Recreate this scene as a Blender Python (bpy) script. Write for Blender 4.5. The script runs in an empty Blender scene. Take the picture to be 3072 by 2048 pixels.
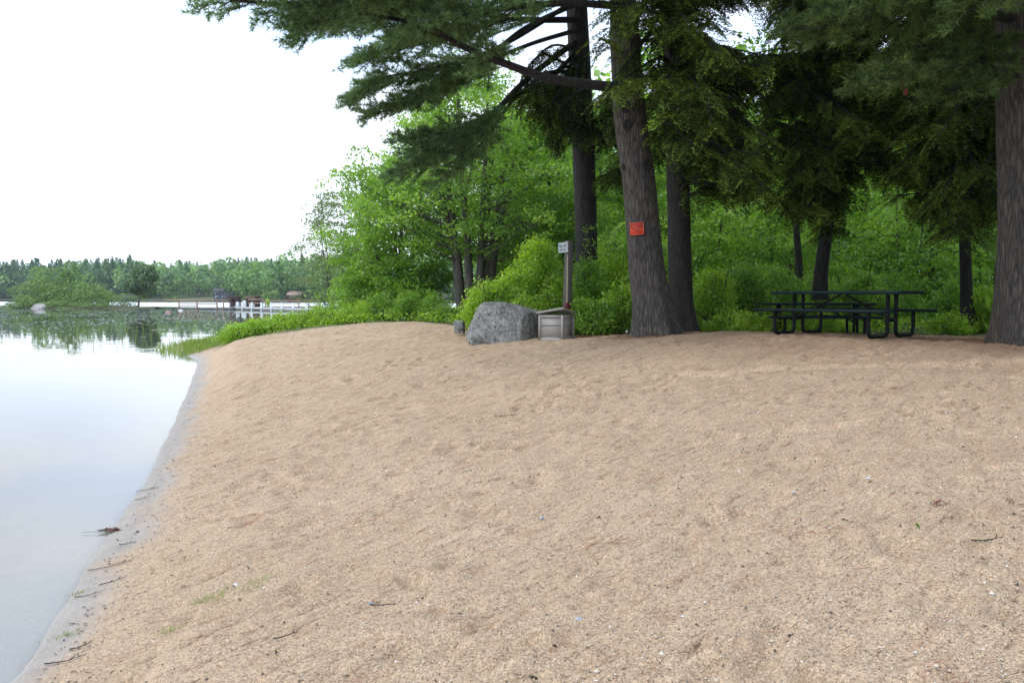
import bpy, bmesh, math, random
import numpy as np
from mathutils import Vector, Matrix

random.seed(7)
rng = np.random.default_rng(7)
scene = bpy.context.scene
COL = scene.collection
R = math.radians

# ------------------------------------------------------------------ camera, world, sun, exposure
EYE = 2.1
FPX = 2458.0            # focal length in pixels of a 3072 wide picture
HORIZON = 886.0
cam_d = bpy.data.cameras.new("camera")
cam_d.sensor_width = 36.0
cam_d.lens = FPX / 3072.0 * 36.0
cam_d.clip_end = 4000.0
cam_d.clip_start = 0.05
cam = bpy.data.objects.new("camera", cam_d)
COL.objects.link(cam)
PITCH = math.atan((1024.0 - HORIZON) / FPX)
cam.location = (0, 0, EYE)
cam.rotation_euler = (R(90) - PITCH, 0, 0)
scene.camera = cam

SUN_EL, SUN_AZ = R(50), R(-104)      # azimuth from +Y (the view) towards +X: behind and to the left
world = bpy.data.worlds.new("World")
scene.world = world
world.use_nodes = True
nt = world.node_tree
nt.nodes.clear()
w_out = nt.nodes.new("ShaderNodeOutputWorld")
w_bg = nt.nodes.new("ShaderNodeBackground")
w_bg.inputs["Strength"].default_value = 0.092
w_sky = nt.nodes.new("ShaderNodeTexSky")
w_sky.sky_type = 'NISHITA'
w_sky.sun_disc = False
w_sky.sun_elevation = SUN_EL
w_sky.sun_rotation = SUN_AZ
w_tc = nt.nodes.new("ShaderNodeTexCoord")
w_map = nt.nodes.new("ShaderNodeMapping")
w_map.inputs["Scale"].default_value = (1, 1, 4.0)
w_no = nt.nodes.new("ShaderNodeTexNoise")
w_no.inputs["Scale"].default_value = 1.7
w_no.inputs["Detail"].default_value = 5
w_ramp = nt.nodes.new("ShaderNodeValToRGB")          # cloud deck, thicker and thinner
w_ramp.color_ramp.elements[0].position = 0.40
w_ramp.color_ramp.elements[0].color = (9.4, 12.4, 17.6, 1)
w_ramp.color_ramp.elements[1].position = 0.62
w_ramp.color_ramp.elements[1].color = (14.2, 15.3, 16.8, 1)
w_mix = nt.nodes.new("ShaderNodeMixRGB")
w_mix.inputs["Fac"].default_value = 0.9
nt.links.new(w_tc.outputs["Generated"], w_map.inputs["Vector"])
nt.links.new(w_map.outputs["Vector"], w_no.inputs["Vector"])
nt.links.new(w_no.outputs["Fac"], w_ramp.inputs["Fac"])
nt.links.new(w_sky.outputs["Color"], w_mix.inputs["Color1"])
nt.links.new(w_ramp.outputs["Color"], w_mix.inputs["Color2"])
w_sep = nt.nodes.new("ShaderNodeSeparateXYZ")
w_low = nt.nodes.new("ShaderNodeMapRange")
w_low.inputs[1].default_value = 0.05
w_low.inputs[2].default_value = 0.16
w_low.inputs[3].default_value = 1.0
w_low.inputs[4].default_value = 0.0
w_mx2 = nt.nodes.new("ShaderNodeMixRGB")
w_mx2.inputs["Color2"].default_value = (14.5, 15.6, 16.8, 1)
nt.links.new(w_tc.outputs["Generated"], w_sep.inputs[0])
nt.links.new(w_sep.outputs["Z"], w_low.inputs[0])
nt.links.new(w_low.outputs[0], w_mx2.inputs["Fac"])
nt.links.new(w_mix.outputs["Color"], w_mx2.inputs["Color1"])
nt.links.new(w_mx2.outputs["Color"], w_bg.inputs["Color"])
nt.links.new(w_bg.outputs["Background"], w_out.inputs["Surface"])

sun_d = bpy.data.lights.new("sun", 'SUN')
sun_d.energy = 1.5
sun_d.angle = R(28)
sun_d.color = (1.0, 0.95, 0.88)
sun = bpy.data.objects.new("sun", sun_d)
COL.objects.link(sun)
sdir = Vector((math.sin(SUN_AZ) * math.cos(SUN_EL), math.cos(SUN_AZ) * math.cos(SUN_EL), math.sin(SUN_EL)))
sun.rotation_euler = sdir.to_track_quat('Z', 'Y').to_euler()

scene.view_settings.view_transform = 'Standard'
scene.view_settings.look = 'None'
scene.view_settings.exposure = 0.27
scene.view_settings.gamma = 1.0
scene.cycles.max_bounces = 12
scene.cycles.diffuse_bounces = 8
scene.cycles.transmission_bounces = 12
scene.cycles.transparent_max_bounces = 8
scene.cycles.use_denoising = True


# ------------------------------------------------------------------ helpers
def P(u, v, d):
    """Point at distance d along the view seen at photograph pixel (u, v)."""
    c, s = math.cos(PITCH), math.sin(PITCH)
    a, b = (u - 1536.0) / FPX, (1024.0 - v) / FPX
    x, y, z = a, c + b * s, -s + b * c
    k = d / y
    return np.array([x * k, d, EYE + z * k])


def proj(p):
    c, s_ = math.cos(PITCH), math.sin(PITCH)
    dy, dz = p[1], p[2] - EYE
    f = c * dy - s_ * dz
    return 1536 + p[0] / f * FPX, 1024 - (s_ * dy + c * dz) / f * FPX


def unit(a):
    a = np.asarray(a, float)
    return a / np.maximum(np.linalg.norm(a, axis=-1, keepdims=True), 1e-9)


def tag(o, label=None, cat=None, group=None, kind=None):
    if label: o["label"] = label
    if cat: o["category"] = cat
    if group: o["group"] = group
    if kind: o["kind"] = kind
    return o


def thing(name, label, cat, loc=(0, 0, 0), rz=0.0, group=None):
    o = bpy.data.objects.new(name, None)
    o.empty_display_size = 0.2
    COL.objects.link(o)
    o.location = tuple(float(c) for c in loc)
    o.rotation_euler = (0, 0, rz)
    return tag(o, label, cat, group)


class MB:
    """Collects vertices and faces; build() links them as one mesh object."""
    def __init__(self):
        self.V, self.F, self.T, self.n = [], [], [], 0

    def add(self, V, F, t=0.5):
        V = np.asarray(V, float).reshape(-1, 3)
        F = np.asarray(F, int)
        self.V.append(V)
        self.F.append(F + self.n)
        self.T.append(np.broadcast_to(np.asarray(t, float), (len(F),)))
        self.n += len(V)
        return self

    def box(self, c, size, rz=0.0, t=0.5, M=None):
        h = np.asarray(size, float) / 2
        v = np.array([[x, y, z] for z in (-1, 1) for y in (-1, 1) for x in (-1, 1)], float) * h
        if M is not None:
            v = v @ np.asarray(M, float).T
        elif rz:
            cs, sn = math.cos(rz), math.sin(rz)
            v = v @ np.array([[cs, sn, 0], [-sn, cs, 0], [0, 0, 1]])
        f = [[0, 2, 3, 1], [4, 5, 7, 6], [0, 1, 5, 4], [2, 6, 7, 3], [0, 4, 6, 2], [1, 3, 7, 5]]
        return self.add(v + np.asarray(c, float), f, t)

    def tube(self, pts, radii, n=6, t=0.5, cap=True):
        pts = np.asarray(pts, float)
        radii = np.broadcast_to(np.asarray(radii, float), (len(pts),))
        tan = unit(np.gradient(pts, axis=0))
        ref = np.eye(3)[int(np.abs(tan).max(0).argmin())]
        a = unit(np.cross(tan, ref))
        b = np.cross(tan, a)
        th = np.linspace(0, 2 * math.pi, n, endpoint=False)
        ring = pts[:, None] + radii[:, None, None] * (np.cos(th)[None, :, None] * a[:, None] + np.sin(th)[None, :, None] * b[:, None])
        m = len(pts)
        i = np.arange(m - 1)[:, None] * n
        j = np.arange(n)[None]
        k = (j + 1) % n
        f = np.stack([i + j, i + k, i + n + k, i + n + j], -1).reshape(-1, 4)
        self.add(ring.reshape(-1, 3), f, t)
        if cap and n == 4:
            o = self.n - m * n
            self.F.append(np.array([[o, o + 1, o + 2, o + 3]]))
            self.F.append(np.array([[o + (m - 1) * n + q for q in (3, 2, 1, 0)]]))
            self.T += [np.array([t]), np.array([t])]
        elif cap and n > 4:
            for base, flip in ((0, True), ((m - 1) * n, False)):
                ctr = pts[0] if base == 0 else pts[-1]
                ringv = ring.reshape(-1, 3)[base:base + n]
                vv = np.vstack([ringv, ctr])
                ff = [[q, (q + 1) % n, n, n][:3] for q in range(n)]
                ff = [f_[::-1] if flip else f_ for f_ in ff]
                self.add(vv, ff, t)
        return self

    def build(self, name, mat, parent=None, smooth=False, origin=None):
        V = np.vstack(self.V)
        if origin is not None:
            V = V - np.asarray(origin, float)
        me = bpy.data.meshes.new(name)
        me.vertices.add(len(V))
        me.vertices.foreach_set("co", V.astype(np.float32).ravel())
        tot = np.concatenate([np.full(len(f), f.shape[1]) for f in self.F])
        idx = np.concatenate([f.ravel() for f in self.F])
        me.loops.add(len(idx))
        me.loops.foreach_set("vertex_index", idx.astype(np.int32))
        me.polygons.add(len(tot))
        start = np.concatenate([[0], np.cumsum(tot)[:-1]])
        me.polygons.foreach_set("loop_start", start.astype(np.int32))
        me.update(calc_edges=True)
        if smooth:
            me.polygons.foreach_set("use_smooth", np.ones(len(tot), bool))
        at = me.attributes.new("tint", 'FLOAT', 'FACE')
        at.data.foreach_set("value", np.concatenate(self.T).astype(np.float32))
        me.materials.append(mat)
        o = bpy.data.objects.new(name, me)
        COL.objects.link(o)
        if parent is not None:
            o.parent = parent
        return o


def curve(ctrl, n):
    """Catmull-Rom through the control points, n samples."""
    c = np.asarray(ctrl, float)
    c = np.vstack([2 * c[0] - c[1], c, 2 * c[-1] - c[-2]])
    m = len(c) - 3
    t = np.linspace(0, m - 1e-6, n)
    i = t.astype(int)
    f = (t - i)[:, None]
    p0, p1, p2, p3 = c[i], c[i + 1], c[i + 2], c[i + 3]
    return 0.5 * (2 * p1 + (p2 - p0) * f + (2 * p0 - 5 * p1 + 4 * p2 - p3) * f ** 2 + (3 * p1 - p0 - 3 * p2 + p3) * f ** 3)


def hash2(ix, iy, seed):
    h = (ix.astype(np.int64) * 374761393 + iy.astype(np.int64) * 668265263 + seed * 1442695041) & 0xffffffff
    h = ((h ^ (h >> 13)) * 1274126177) & 0xffffffff
    return ((h ^ (h >> 16)) & 0xffff) / 65535.0


def vnoise(x, y, seed=0):
    ix, iy = np.floor(x), np.floor(y)
    fx, fy = x - ix, y - iy
    fx, fy = fx * fx * (3 - 2 * fx), fy * fy * (3 - 2 * fy)
    a, b = hash2(ix, iy, seed), hash2(ix + 1, iy, seed)
    c, d = hash2(ix, iy + 1, seed), hash2(ix + 1, iy + 1, seed)
    return (a * (1 - fx) + b * fx) * (1 - fy) + (c * (1 - fx) + d * fx) * fy - 0.5


def fbm(x, y, seed=0, o=4):
    s, a = 0, 1.0
    for k in range(o):
        s = s + a * vnoise(x * 2 ** k + 13.7 * k, y * 2 ** k - 7.3 * k, seed + k)
        a *= 0.5
    return s


def sstep(a, b, x):
    t = np.clip((x - a) / (b - a), 0, 1)
    return t * t * (3 - 2 * t)


# ------------------------------------------------------------------ materials
def new_mat(name):
    m = bpy.data.materials.new(name)
    m.use_nodes = True
    n = m.node_tree
    n.nodes.clear()
    out = n.nodes.new("ShaderNodeOutputMaterial")
    return m, n, out


def nd(n, kind, **kw):
    q = n.nodes.new(kind)
    for k, v in kw.items():
        if k in q.inputs.keys():
            q.inputs[k].default_value = v
        else:
            setattr(q, k, v)
    return q


def ramp(n, stops):
    q = n.nodes.new("ShaderNodeValToRGB")
    e = q.color_ramp.elements
    while len(e) < len(stops):
        e.new(0.5)
    for el, (p, c) in zip(e, stops):
        el.position = p
        el.color = (*c, 1) if len(c) == 3 else c
    return q


def leaf_mat(name, dark, light, trans=0.4, gloss=0.05, patch=0.6):
    m, n, out = new_mat(name)
    at = nd(n, "ShaderNodeAttribute", attribute_name="tint")
    tc = nd(n, "ShaderNodeTexCoord")
    no = nd(n, "ShaderNodeTexNoise", Scale=patch, Detail=2.0)
    n.links.new(tc.outputs["Object"], no.inputs["Vector"])
    ad = nd(n, "ShaderNodeMath", operation='MULTIPLY_ADD')
    ad.inputs[1].default_value = 0.9
    n.links.new(no.outputs["Fac"], ad.inputs[0])
    n.links.new(at.outputs["Fac"], ad.inputs[2])
    sub = nd(n, "ShaderNodeMath", operation='SUBTRACT')
    sub.inputs[1].default_value = 0.45
    n.links.new(ad.outputs[0], sub.inputs[0])
    mid = tuple((a + b) / 2 * 0.95 for a, b in zip(dark, light))
    rp = ramp(n, [(0.05, dark), (0.5, mid), (0.95, light)])
    n.links.new(sub.outputs[0], rp.inputs["Fac"])
    di = nd(n, "ShaderNodeBsdfDiffuse")
    tr = nd(n, "ShaderNodeBsdfTranslucent")
    gl = nd(n, "ShaderNodeBsdfGlossy", Roughness=0.45)
    gl.inputs["Color"].default_value = (0.8, 0.85, 0.8, 1)
    hs = nd(n, "ShaderNodeHueSaturation", Value=1.5, Saturation=1.1, Hue=0.49)
    n.links.new(rp.outputs["Color"], di.inputs["Color"])
    n.links.new(rp.outputs["Color"], hs.inputs["Color"])
    n.links.new(hs.outputs["Color"], tr.inputs["Color"])
    m1 = nd(n, "ShaderNodeMixShader", Fac=trans)
    m2 = nd(n, "ShaderNodeMixShader", Fac=gloss)
    n.links.new(di.outputs[0], m1.inputs[1])
    n.links.new(tr.outputs[0], m1.inputs[2])
    n.links.new(m1.outputs[0], m2.inputs[1])
    n.links.new(gl.outputs[0], m2.inputs[2])
    n.links.new(m2.outputs[0], out.inputs["Surface"])
    return m


def pr_mat(name, col, rough=0.6, metal=0.0, var=0.15, scale=6.0, bump=0.0, stretch=(1, 1, 1), col2=None, bscale=None, spec=0.5):
    m, n, out = new_mat(name)
    b = nd(n, "ShaderNodeBsdfPrincipled", Roughness=rough, Metallic=metal)
    b.inputs["Specular IOR Level"].default_value = spec
    tc = nd(n, "ShaderNodeTexCoord")
    mp = nd(n, "ShaderNodeMapping", Scale=stretch)
    no = nd(n, "ShaderNodeTexNoise", Scale=scale, Detail=6.0, Roughness=0.65)
    n.links.new(tc.outputs["Object"], mp.inputs["Vector"])
    n.links.new(mp.outputs["Vector"], no.inputs["Vector"])
    lo = tuple(c * (1 - var) for c in col)
    hi = col2 or tuple(min(1, c * (1 + var)) for c in col)
    rp = ramp(n, [(0.3, lo), (0.7, hi)])
    n.links.new(no.outputs["Fac"], rp.inputs["Fac"])
    n.links.new(rp.outputs["Color"], b.inputs["Base Color"])
    if bump:
        bp = nd(n, "ShaderNodeBump", Strength=0.8, Distance=bump)
        if bscale:
            no2 = nd(n, "ShaderNodeTexNoise", Scale=bscale, Detail=8.0, Roughness=0.7)
            n.links.new(mp.outputs["Vector"], no2.inputs["Vector"])
            n.links.new(no2.outputs["Fac"], bp.inputs["Height"])
        else:
            n.links.new(no.outputs["Fac"], bp.inputs["Height"])
        n.links.new(bp.outputs["Normal"], b.inputs["Normal"])
    n.links.new(b.outputs[0], out.inputs["Surface"])
    return m


def bark_mat(name, dark, light, sc=1.0, bump=0.05):
    m, n, out = new_mat(name)
    b = nd(n, "ShaderNodeBsdfPrincipled", Roughness=0.9)
    tc = nd(n, "ShaderNodeTexCoord")
    mp = nd(n, "ShaderNodeMapping", Scale=(19 * sc, 19 * sc, 2.9 * sc))
    n.links.new(tc.outputs["Object"], mp.inputs["Vector"])
    wob = nd(n, "ShaderNodeTexNoise", Scale=0.6, Detail=3.0)
    n.links.new(mp.outputs["Vector"], wob.inputs["Vector"])
    mx = nd(n, "ShaderNodeMixRGB", Fac=0.35, blend_type='ADD')
    n.links.new(mp.outputs["Vector"], mx.inputs["Color1"])
    n.links.new(wob.outputs["Color"], mx.inputs["Color2"])
    vo = nd(n, "ShaderNodeTexVoronoi", Scale=1.0, feature='DISTANCE_TO_EDGE')
    n.links.new(mx.outputs["Color"], vo.inputs["Vector"])
    no = nd(n, "ShaderNodeTexNoise", Scale=2.2, Detail=8.0, Roughness=0.7)
    n.links.new(mp.outputs["Vector"], no.inputs["Vector"])
    mu = nd(n, "ShaderNodeMath", operation='MULTIPLY_ADD')
    mu.inputs[1].default_value = 1.1
    n.links.new(vo.outputs["Distance"], mu.inputs[0])
    n.links.new(no.outputs["Fac"], mu.inputs[2])
    rp = ramp(n, [(0.38, dark), (0.62, tuple((a + c) / 2 for a, c in zip(dark, light))), (0.95, light)])
    n.links.new(mu.outputs[0], rp.inputs["Fac"])
    n.links.new(rp.outputs["Color"], b.inputs["Base Color"])
    bp = nd(n, "ShaderNodeBump", Strength=1.0, Distance=bump)
    n.links.new(mu.outputs[0], bp.inputs["Height"])
    n.links.new(bp.outputs["Normal"], b.inputs["Normal"])
    n.links.new(b.outputs[0], out.inputs["Surface"])
    return m


M = {}
M["maple"] = leaf_mat("maple_leaf", (0.10, 0.225, 0.03), (0.37, 0.58, 0.10), 0.5)
M["bright"] = leaf_mat("bush_leaf", (0.16, 0.31, 0.025), (0.48, 0.68, 0.09), 0.48, patch=1.6)
M["under"] = leaf_mat("understorey_leaf", (0.085, 0.21, 0.026), (0.36, 0.57, 0.085), 0.5)
M["alder"] = leaf_mat("alder_leaf", (0.10, 0.16, 0.055), (0.29, 0.38, 0.15), 0.4)
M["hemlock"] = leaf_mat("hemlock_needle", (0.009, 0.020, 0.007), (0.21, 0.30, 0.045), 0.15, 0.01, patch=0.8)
M["pine"] = leaf_mat("pine_needle", (0.055, 0.10, 0.042), (0.25, 0.40, 0.14), 0.38, 0.03)
M["farleaf"] = leaf_mat("far_leaf", (0.05, 0.13, 0.05), (0.28, 0.47, 0.11), 0.2, patch=0.05)
M["dark_crown"] = leaf_mat("dark_crown_leaf", (0.02, 0.05, 0.014), (0.12, 0.21, 0.045), 0.25)
M["pine_shade"] = leaf_mat("shaded_pine_needle", (0.02, 0.045, 0.016), (0.15, 0.23, 0.06), 0.2, 0.02)  # darker needle copy; the shade on the right-hand boughs is in the colour
M["purple"] = leaf_mat("purple_leaf", (0.035, 0.012, 0.014), (0.09, 0.03, 0.03), 0.2)
M["island"] = leaf_mat("island_leaf", (0.07, 0.15, 0.035), (0.29, 0.44, 0.10), 0.3, patch=0.25)
M["grass"] = leaf_mat("grass_blade", (0.12, 0.2, 0.03), (0.33, 0.44, 0.09), 0.35, patch=1.0)
M["bark"] = bark_mat("pine_bark", (0.010, 0.0085, 0.0075), (0.138, 0.119, 0.099))
M["bark_dark"] = bark_mat("dark_bark", (0.007, 0.006, 0.0055), (0.046, 0.040, 0.036))  # tone lowered for the backlit trunks, their shade is in the colour
M["twig"] = pr_mat("twig_bark", (0.05, 0.042, 0.035), 0.9, var=0.4, scale=12)
M["stem"] = pr_mat("grey_stem_bark", (0.10, 0.085, 0.07), 0.9, var=0.5, scale=9, stretch=(1, 1, 0.25), bump=0.01)
M["metal_green"] = pr_mat("dark_green_coated_metal", (0.004, 0.014, 0.015), 0.6, var=0.25, scale=30, bump=0.002, bscale=150, spec=0.18)
M["metal_black"] = pr_mat("black_painted_pipe", (0.004, 0.005, 0.006), 0.55, var=0.3, scale=10, spec=0.15)
M["table_wood"] = pr_mat("brown_table_wood", (0.20, 0.10, 0.05), 0.7, var=0.3, scale=5, stretch=(1, 8, 8))
M["resin"] = pr_mat("taupe_resin", (0.30, 0.275, 0.25), 0.55, var=0.05, scale=4, bump=0.001, bscale=60)
M["gap_shade"] = pr_mat("lid_gap_shade", (0.05, 0.045, 0.04), 0.7)
M["post_wood"] = pr_mat("weathered_post_wood", (0.105, 0.092, 0.082), 0.85, var=0.5, scale=6, stretch=(8, 8, 0.6), bump=0.006)
M["sign_white"] = pr_mat("worn_white_paint", (0.48, 0.50, 0.50), 0.6, var=0.12, scale=20)
M["ink"] = pr_mat("faded_black_ink", (0.10, 0.11, 0.13), 0.6)
M["sign_red"] = pr_mat("red_orange_sign_paint", (0.72, 0.07, 0.03), 0.45, var=0.12, scale=9)
M["sign_dark"] = pr_mat("sign_black_ink", (0.10, 0.010, 0.008), 0.6)
M["sign_pale"] = pr_mat("sign_pale_edge", (0.75, 0.25, 0.2), 0.5)
M["sign_back"] = pr_mat("sign_backing_board", (0.05, 0.02, 0.015), 0.8)
M["handle"] = pr_mat("pale_wood_handle", (0.42, 0.33, 0.2), 0.55)
M["maroon"] = pr_mat("maroon_paint", (0.11, 0.008, 0.014), 0.5)
M["dock_brown"] = pr_mat("new_dock_wood", (0.36, 0.235, 0.165), 0.8, var=0.25, scale=0.9)
M["dock_grey"] = pr_mat("grey_dock_boards", (0.42, 0.42, 0.42), 0.8, var=0.2, scale=0.8)
M["dock_white"] = pr_mat("white_dock_paint", (0.72, 0.74, 0.74), 0.6)
M["dark_wood"] = pr_mat("dark_brown_boards", (0.095, 0.06, 0.05), 0.85, var=0.5, scale=3)
M["cabin_wall"] = pr_mat("dark_red_cabin_wall", (0.10, 0.035, 0.035), 0.85, var=0.3, scale=2)
M["cabin_roof"] = pr_mat("tan_shingles", (0.33, 0.25, 0.19), 0.9, var=0.15, scale=4)
M["house_grey"] = pr_mat("grey_house_wall", (0.085, 0.10, 0.12), 0.85, var=0.2, scale=2)
M["roof_dark"] = pr_mat("dark_roof_shingles", (0.06, 0.06, 0.065), 0.9)
M["pane"] = pr_mat("window_glass", (0.03, 0.04, 0.06), 0.1)
M["white"] = pr_mat("white_plastic", (0.75, 0.77, 0.77), 0.5)
M["redbuoy"] = pr_mat("faded_red_plastic", (0.5, 0.25, 0.25), 0.5)
M["red_leaf"] = pr_mat("dark_red_leaf_skin", (0.16, 0.03, 0.03), 0.6)
M["green_leaf"] = leaf_mat("seedling_leaf", (0.07, 0.2, 0.02), (0.11, 0.28, 0.03), 0.3)
M["rust_leaf"] = pr_mat("rust_dead_leaf", (0.16, 0.035, 0.02), 0.8)
M["driftwood"] = pr_mat("grey_driftwood", (0.17, 0.14, 0.11), 0.9, var=0.4, scale=20)
M["dark_debris"] = pr_mat("dark_wet_debris", (0.05, 0.035, 0.025), 0.8, var=0.4, scale=20)
M["needles"] = pr_mat("dry_pine_needles", (0.25, 0.115, 0.06), 0.8, var=0.4, scale=4)
M["pale_pebble"] = pr_mat("pale_pebble_stone", (0.55, 0.53, 0.52), 0.7, var=0.2, scale=30)
M["blue_pebble"] = pr_mat("blue_grey_pebble_stone", (0.36, 0.40, 0.46), 0.6, var=0.2, scale=30)
M["dark_pebble"] = pr_mat("dark_pebble_stone", (0.06, 0.055, 0.05), 0.8, var=0.2, scale=30)
M["lily"] = pr_mat("lily_pad_skin", (0.16, 0.2, 0.12), 0.3, var=0.35, scale=1.5)
M["far_ground"] = pr_mat("far_shore_ground", (0.10, 0.10, 0.05), 0.95, var=0.4, scale=0.05, col2=(0.09, 0.13, 0.035))
M["lawn"] = pr_mat("far_lawn", (0.17, 0.22, 0.05), 0.95, var=0.2, scale=0.1)

# grain of the sand and what lies on it
def ground_mat():
    m, n, out = new_mat("beach_and_forest_ground")
    L = n.links.new
    b = nd(n, "ShaderNodeBsdfPrincipled", Roughness=0.9)
    b.inputs["Specular IOR Level"].default_value = 0.25
    tc = nd(n, "ShaderNodeTexCoord")
    def noise(scale, det=3.0, rough=0.6, vec=None):
        q = nd(n, "ShaderNodeTexNoise", Scale=scale, Detail=det, Roughness=rough)
        L(vec or tc.outputs["Object"], q.inputs["Vector"])
        return q
    def mix(fac, a, c, mode='MIX'):
        q = nd(n, "ShaderNodeMixRGB", blend_type=mode)
        if isinstance(fac, float): q.inputs["Fac"].default_value = fac
        else: L(fac, q.inputs["Fac"])
        if isinstance(a, tuple): q.inputs["Color1"].default_value = (*a, 1)
        else: L(a, q.inputs["Color1"])
        if isinstance(c, tuple): q.inputs["Color2"].default_value = (*c, 1)
        else: L(c, q.inputs["Color2"])
        return q.outputs["Color"]
    def attr(name):
        return nd(n, "ShaderNodeAttribute", attribute_name=name).outputs["Fac"]
    big = ramp(n, [(0.3, (0.522, 0.389, 0.262)), (0.7, (0.582, 0.441, 0.308))])
    L(noise(0.9, 5.0, 0.65).outputs["Fac"], big.inputs["Fac"])
    grain = ramp(n, [(0.32, (0.35, 0.32, 0.29)), (0.44, (0.88, 0.87, 0.86)), (0.56, (1.06, 1.06, 1.06)), (0.68, (1.5, 1.5, 1.5))])
    gn = noise(140.0, 3.0, 0.75)
    L(gn.outputs["Fac"], grain.inputs["Fac"])
    col = mix(0.85, big.outputs["Color"], grain.outputs["Color"], 'MULTIPLY')
    sp = nd(n, "ShaderNodeTexVoronoi", Scale=95.0)
    L(tc.outputs["Object"], sp.inputs["Vector"])
    spr = ramp(n, [(0.0, (0.55, 0.5, 0.46)), (0.35, (0.9, 0.88, 0.86)), (0.8, (1.1, 1.06, 1.0)), (1.0, (1.35, 1.3, 1.25))])
    sepc = nd(n, "ShaderNodeSeparateColor")
    L(sp.outputs["Color"], sepc.inputs[0])
    L(sepc.outputs[0], spr.inputs["Fac"])
    col = mix(0.8, col, spr.outputs["Color"], 'MULTIPLY')
    # darker coarse bits plus painted shade of small hollows, in streaks along the slope
    mpd = nd(n, "ShaderNodeMapping", vector_type='TEXTURE', Scale=(0.34, 0.07, 1), Rotation=(0, 0, R(44)))
    L(tc.outputs["Object"], mpd.inputs["Vector"])
    pit_shade = ramp(n, [(0.33, (0.36, 0.31, 0.26)), (0.41, (0.90, 0.88, 0.87)), (0.55, (1.0, 1.0, 1.0)), (0.75, (1.06, 1.05, 1.04))])
    L(noise(1.6, 7.0, 0.72, mpd.outputs["Vector"]).outputs["Fac"], pit_shade.inputs["Fac"])
    col = mix(0.9, col, pit_shade.outputs["Color"], 'MULTIPLY')
    # patches of reddish dry needles
    mp = nd(n, "ShaderNodeMapping", vector_type='TEXTURE', Scale=(0.9, 0.3, 1), Rotation=(0, 0, R(40)))
    L(tc.outputs["Object"], mp.inputs["Vector"])
    red = ramp(n, [(0.55, (0, 0, 0)), (0.70, (0.8, 0.8, 0.8))])
    L(noise(2.6, 6.0, 0.7, mp.outputs["Vector"]).outputs["Fac"], red.inputs["Fac"])
    col = mix(red.outputs["Color"], col, mix(0.5, col, (0.33, 0.15, 0.085)))
    grey = ramp(n, [(0.60, (0, 0, 0)), (0.74, (0.2, 0.2, 0.2))])
    L(noise(3.7, 6.0, 0.75).outputs["Fac"], grey.inputs["Fac"])
    col = mix(grey.outputs["Color"], col, mix(0.5, col, (0.2, 0.165, 0.12)))
    # damp fine sand by the water
    wetn = noise(6.0, 4.0)
    wetc = ramp(n, [(0.3, (0.315, 0.275, 0.235)), (0.7, (0.39, 0.345, 0.30))])
    L(wetn.outputs["Fac"], wetc.inputs["Fac"])
    wet = attr("wet")
    col = mix(wet, col, wetc.outputs["Color"])
    # pale washed sand under the shallows
    col = mix(attr("bed"), col, (0.47, 0.44, 0.405))
    # silt colour, darkened offshore in place of light absorbed by the water
    col = mix(attr("deep"), col, (0.10, 0.095, 0.075))
    # red needle litter and painted tree shade, forest floor
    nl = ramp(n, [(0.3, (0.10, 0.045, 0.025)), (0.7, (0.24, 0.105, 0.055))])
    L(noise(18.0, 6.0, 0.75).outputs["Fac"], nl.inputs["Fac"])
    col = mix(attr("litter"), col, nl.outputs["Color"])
    fl = ramp(n, [(0.3, (0.035, 0.045, 0.012)), (0.55, (0.07, 0.10, 0.025)), (0.8, (0.10, 0.085, 0.05))])
    L(noise(3.0, 6.0, 0.7).outputs["Fac"], fl.inputs["Fac"])
    col = mix(attr("forest"), col, fl.outputs["Color"])
    L(col, b.inputs["Base Color"])
    rr = nd(n, "ShaderNodeMapRange")
    rr.inputs[3].default_value = 0.92
    rr.inputs[4].default_value = 0.6
    L(wet, rr.inputs[0])
    L(rr.outputs[0], b.inputs["Roughness"])
    # grain relief, weaker where damp
    inv = nd(n, "ShaderNodeMath", operation='MULTIPLY_ADD')
    inv.inputs[1].default_value = -0.85
    inv.inputs[2].default_value = 1.0
    L(wet, inv.inputs[0])
    b1 = nd(n, "ShaderNodeBump", Distance=0.007)
    L(inv.outputs[0], b1.inputs["Strength"])
    L(gn.outputs["Fac"], b1.inputs["Height"])
    b2 = nd(n, "ShaderNodeBump", Distance=0.05)
    b2.inputs["Strength"].default_value = 0.6
    L(noise(9.0, 5.0, 0.7).outputs["Fac"], b2.inputs["Height"])
    L(b1.outputs["Normal"], b2.inputs["Normal"])
    L(b2.outputs["Normal"], b.inputs["Normal"])
    L(b.outputs[0], out.inputs["Surface"])
    return m


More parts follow.
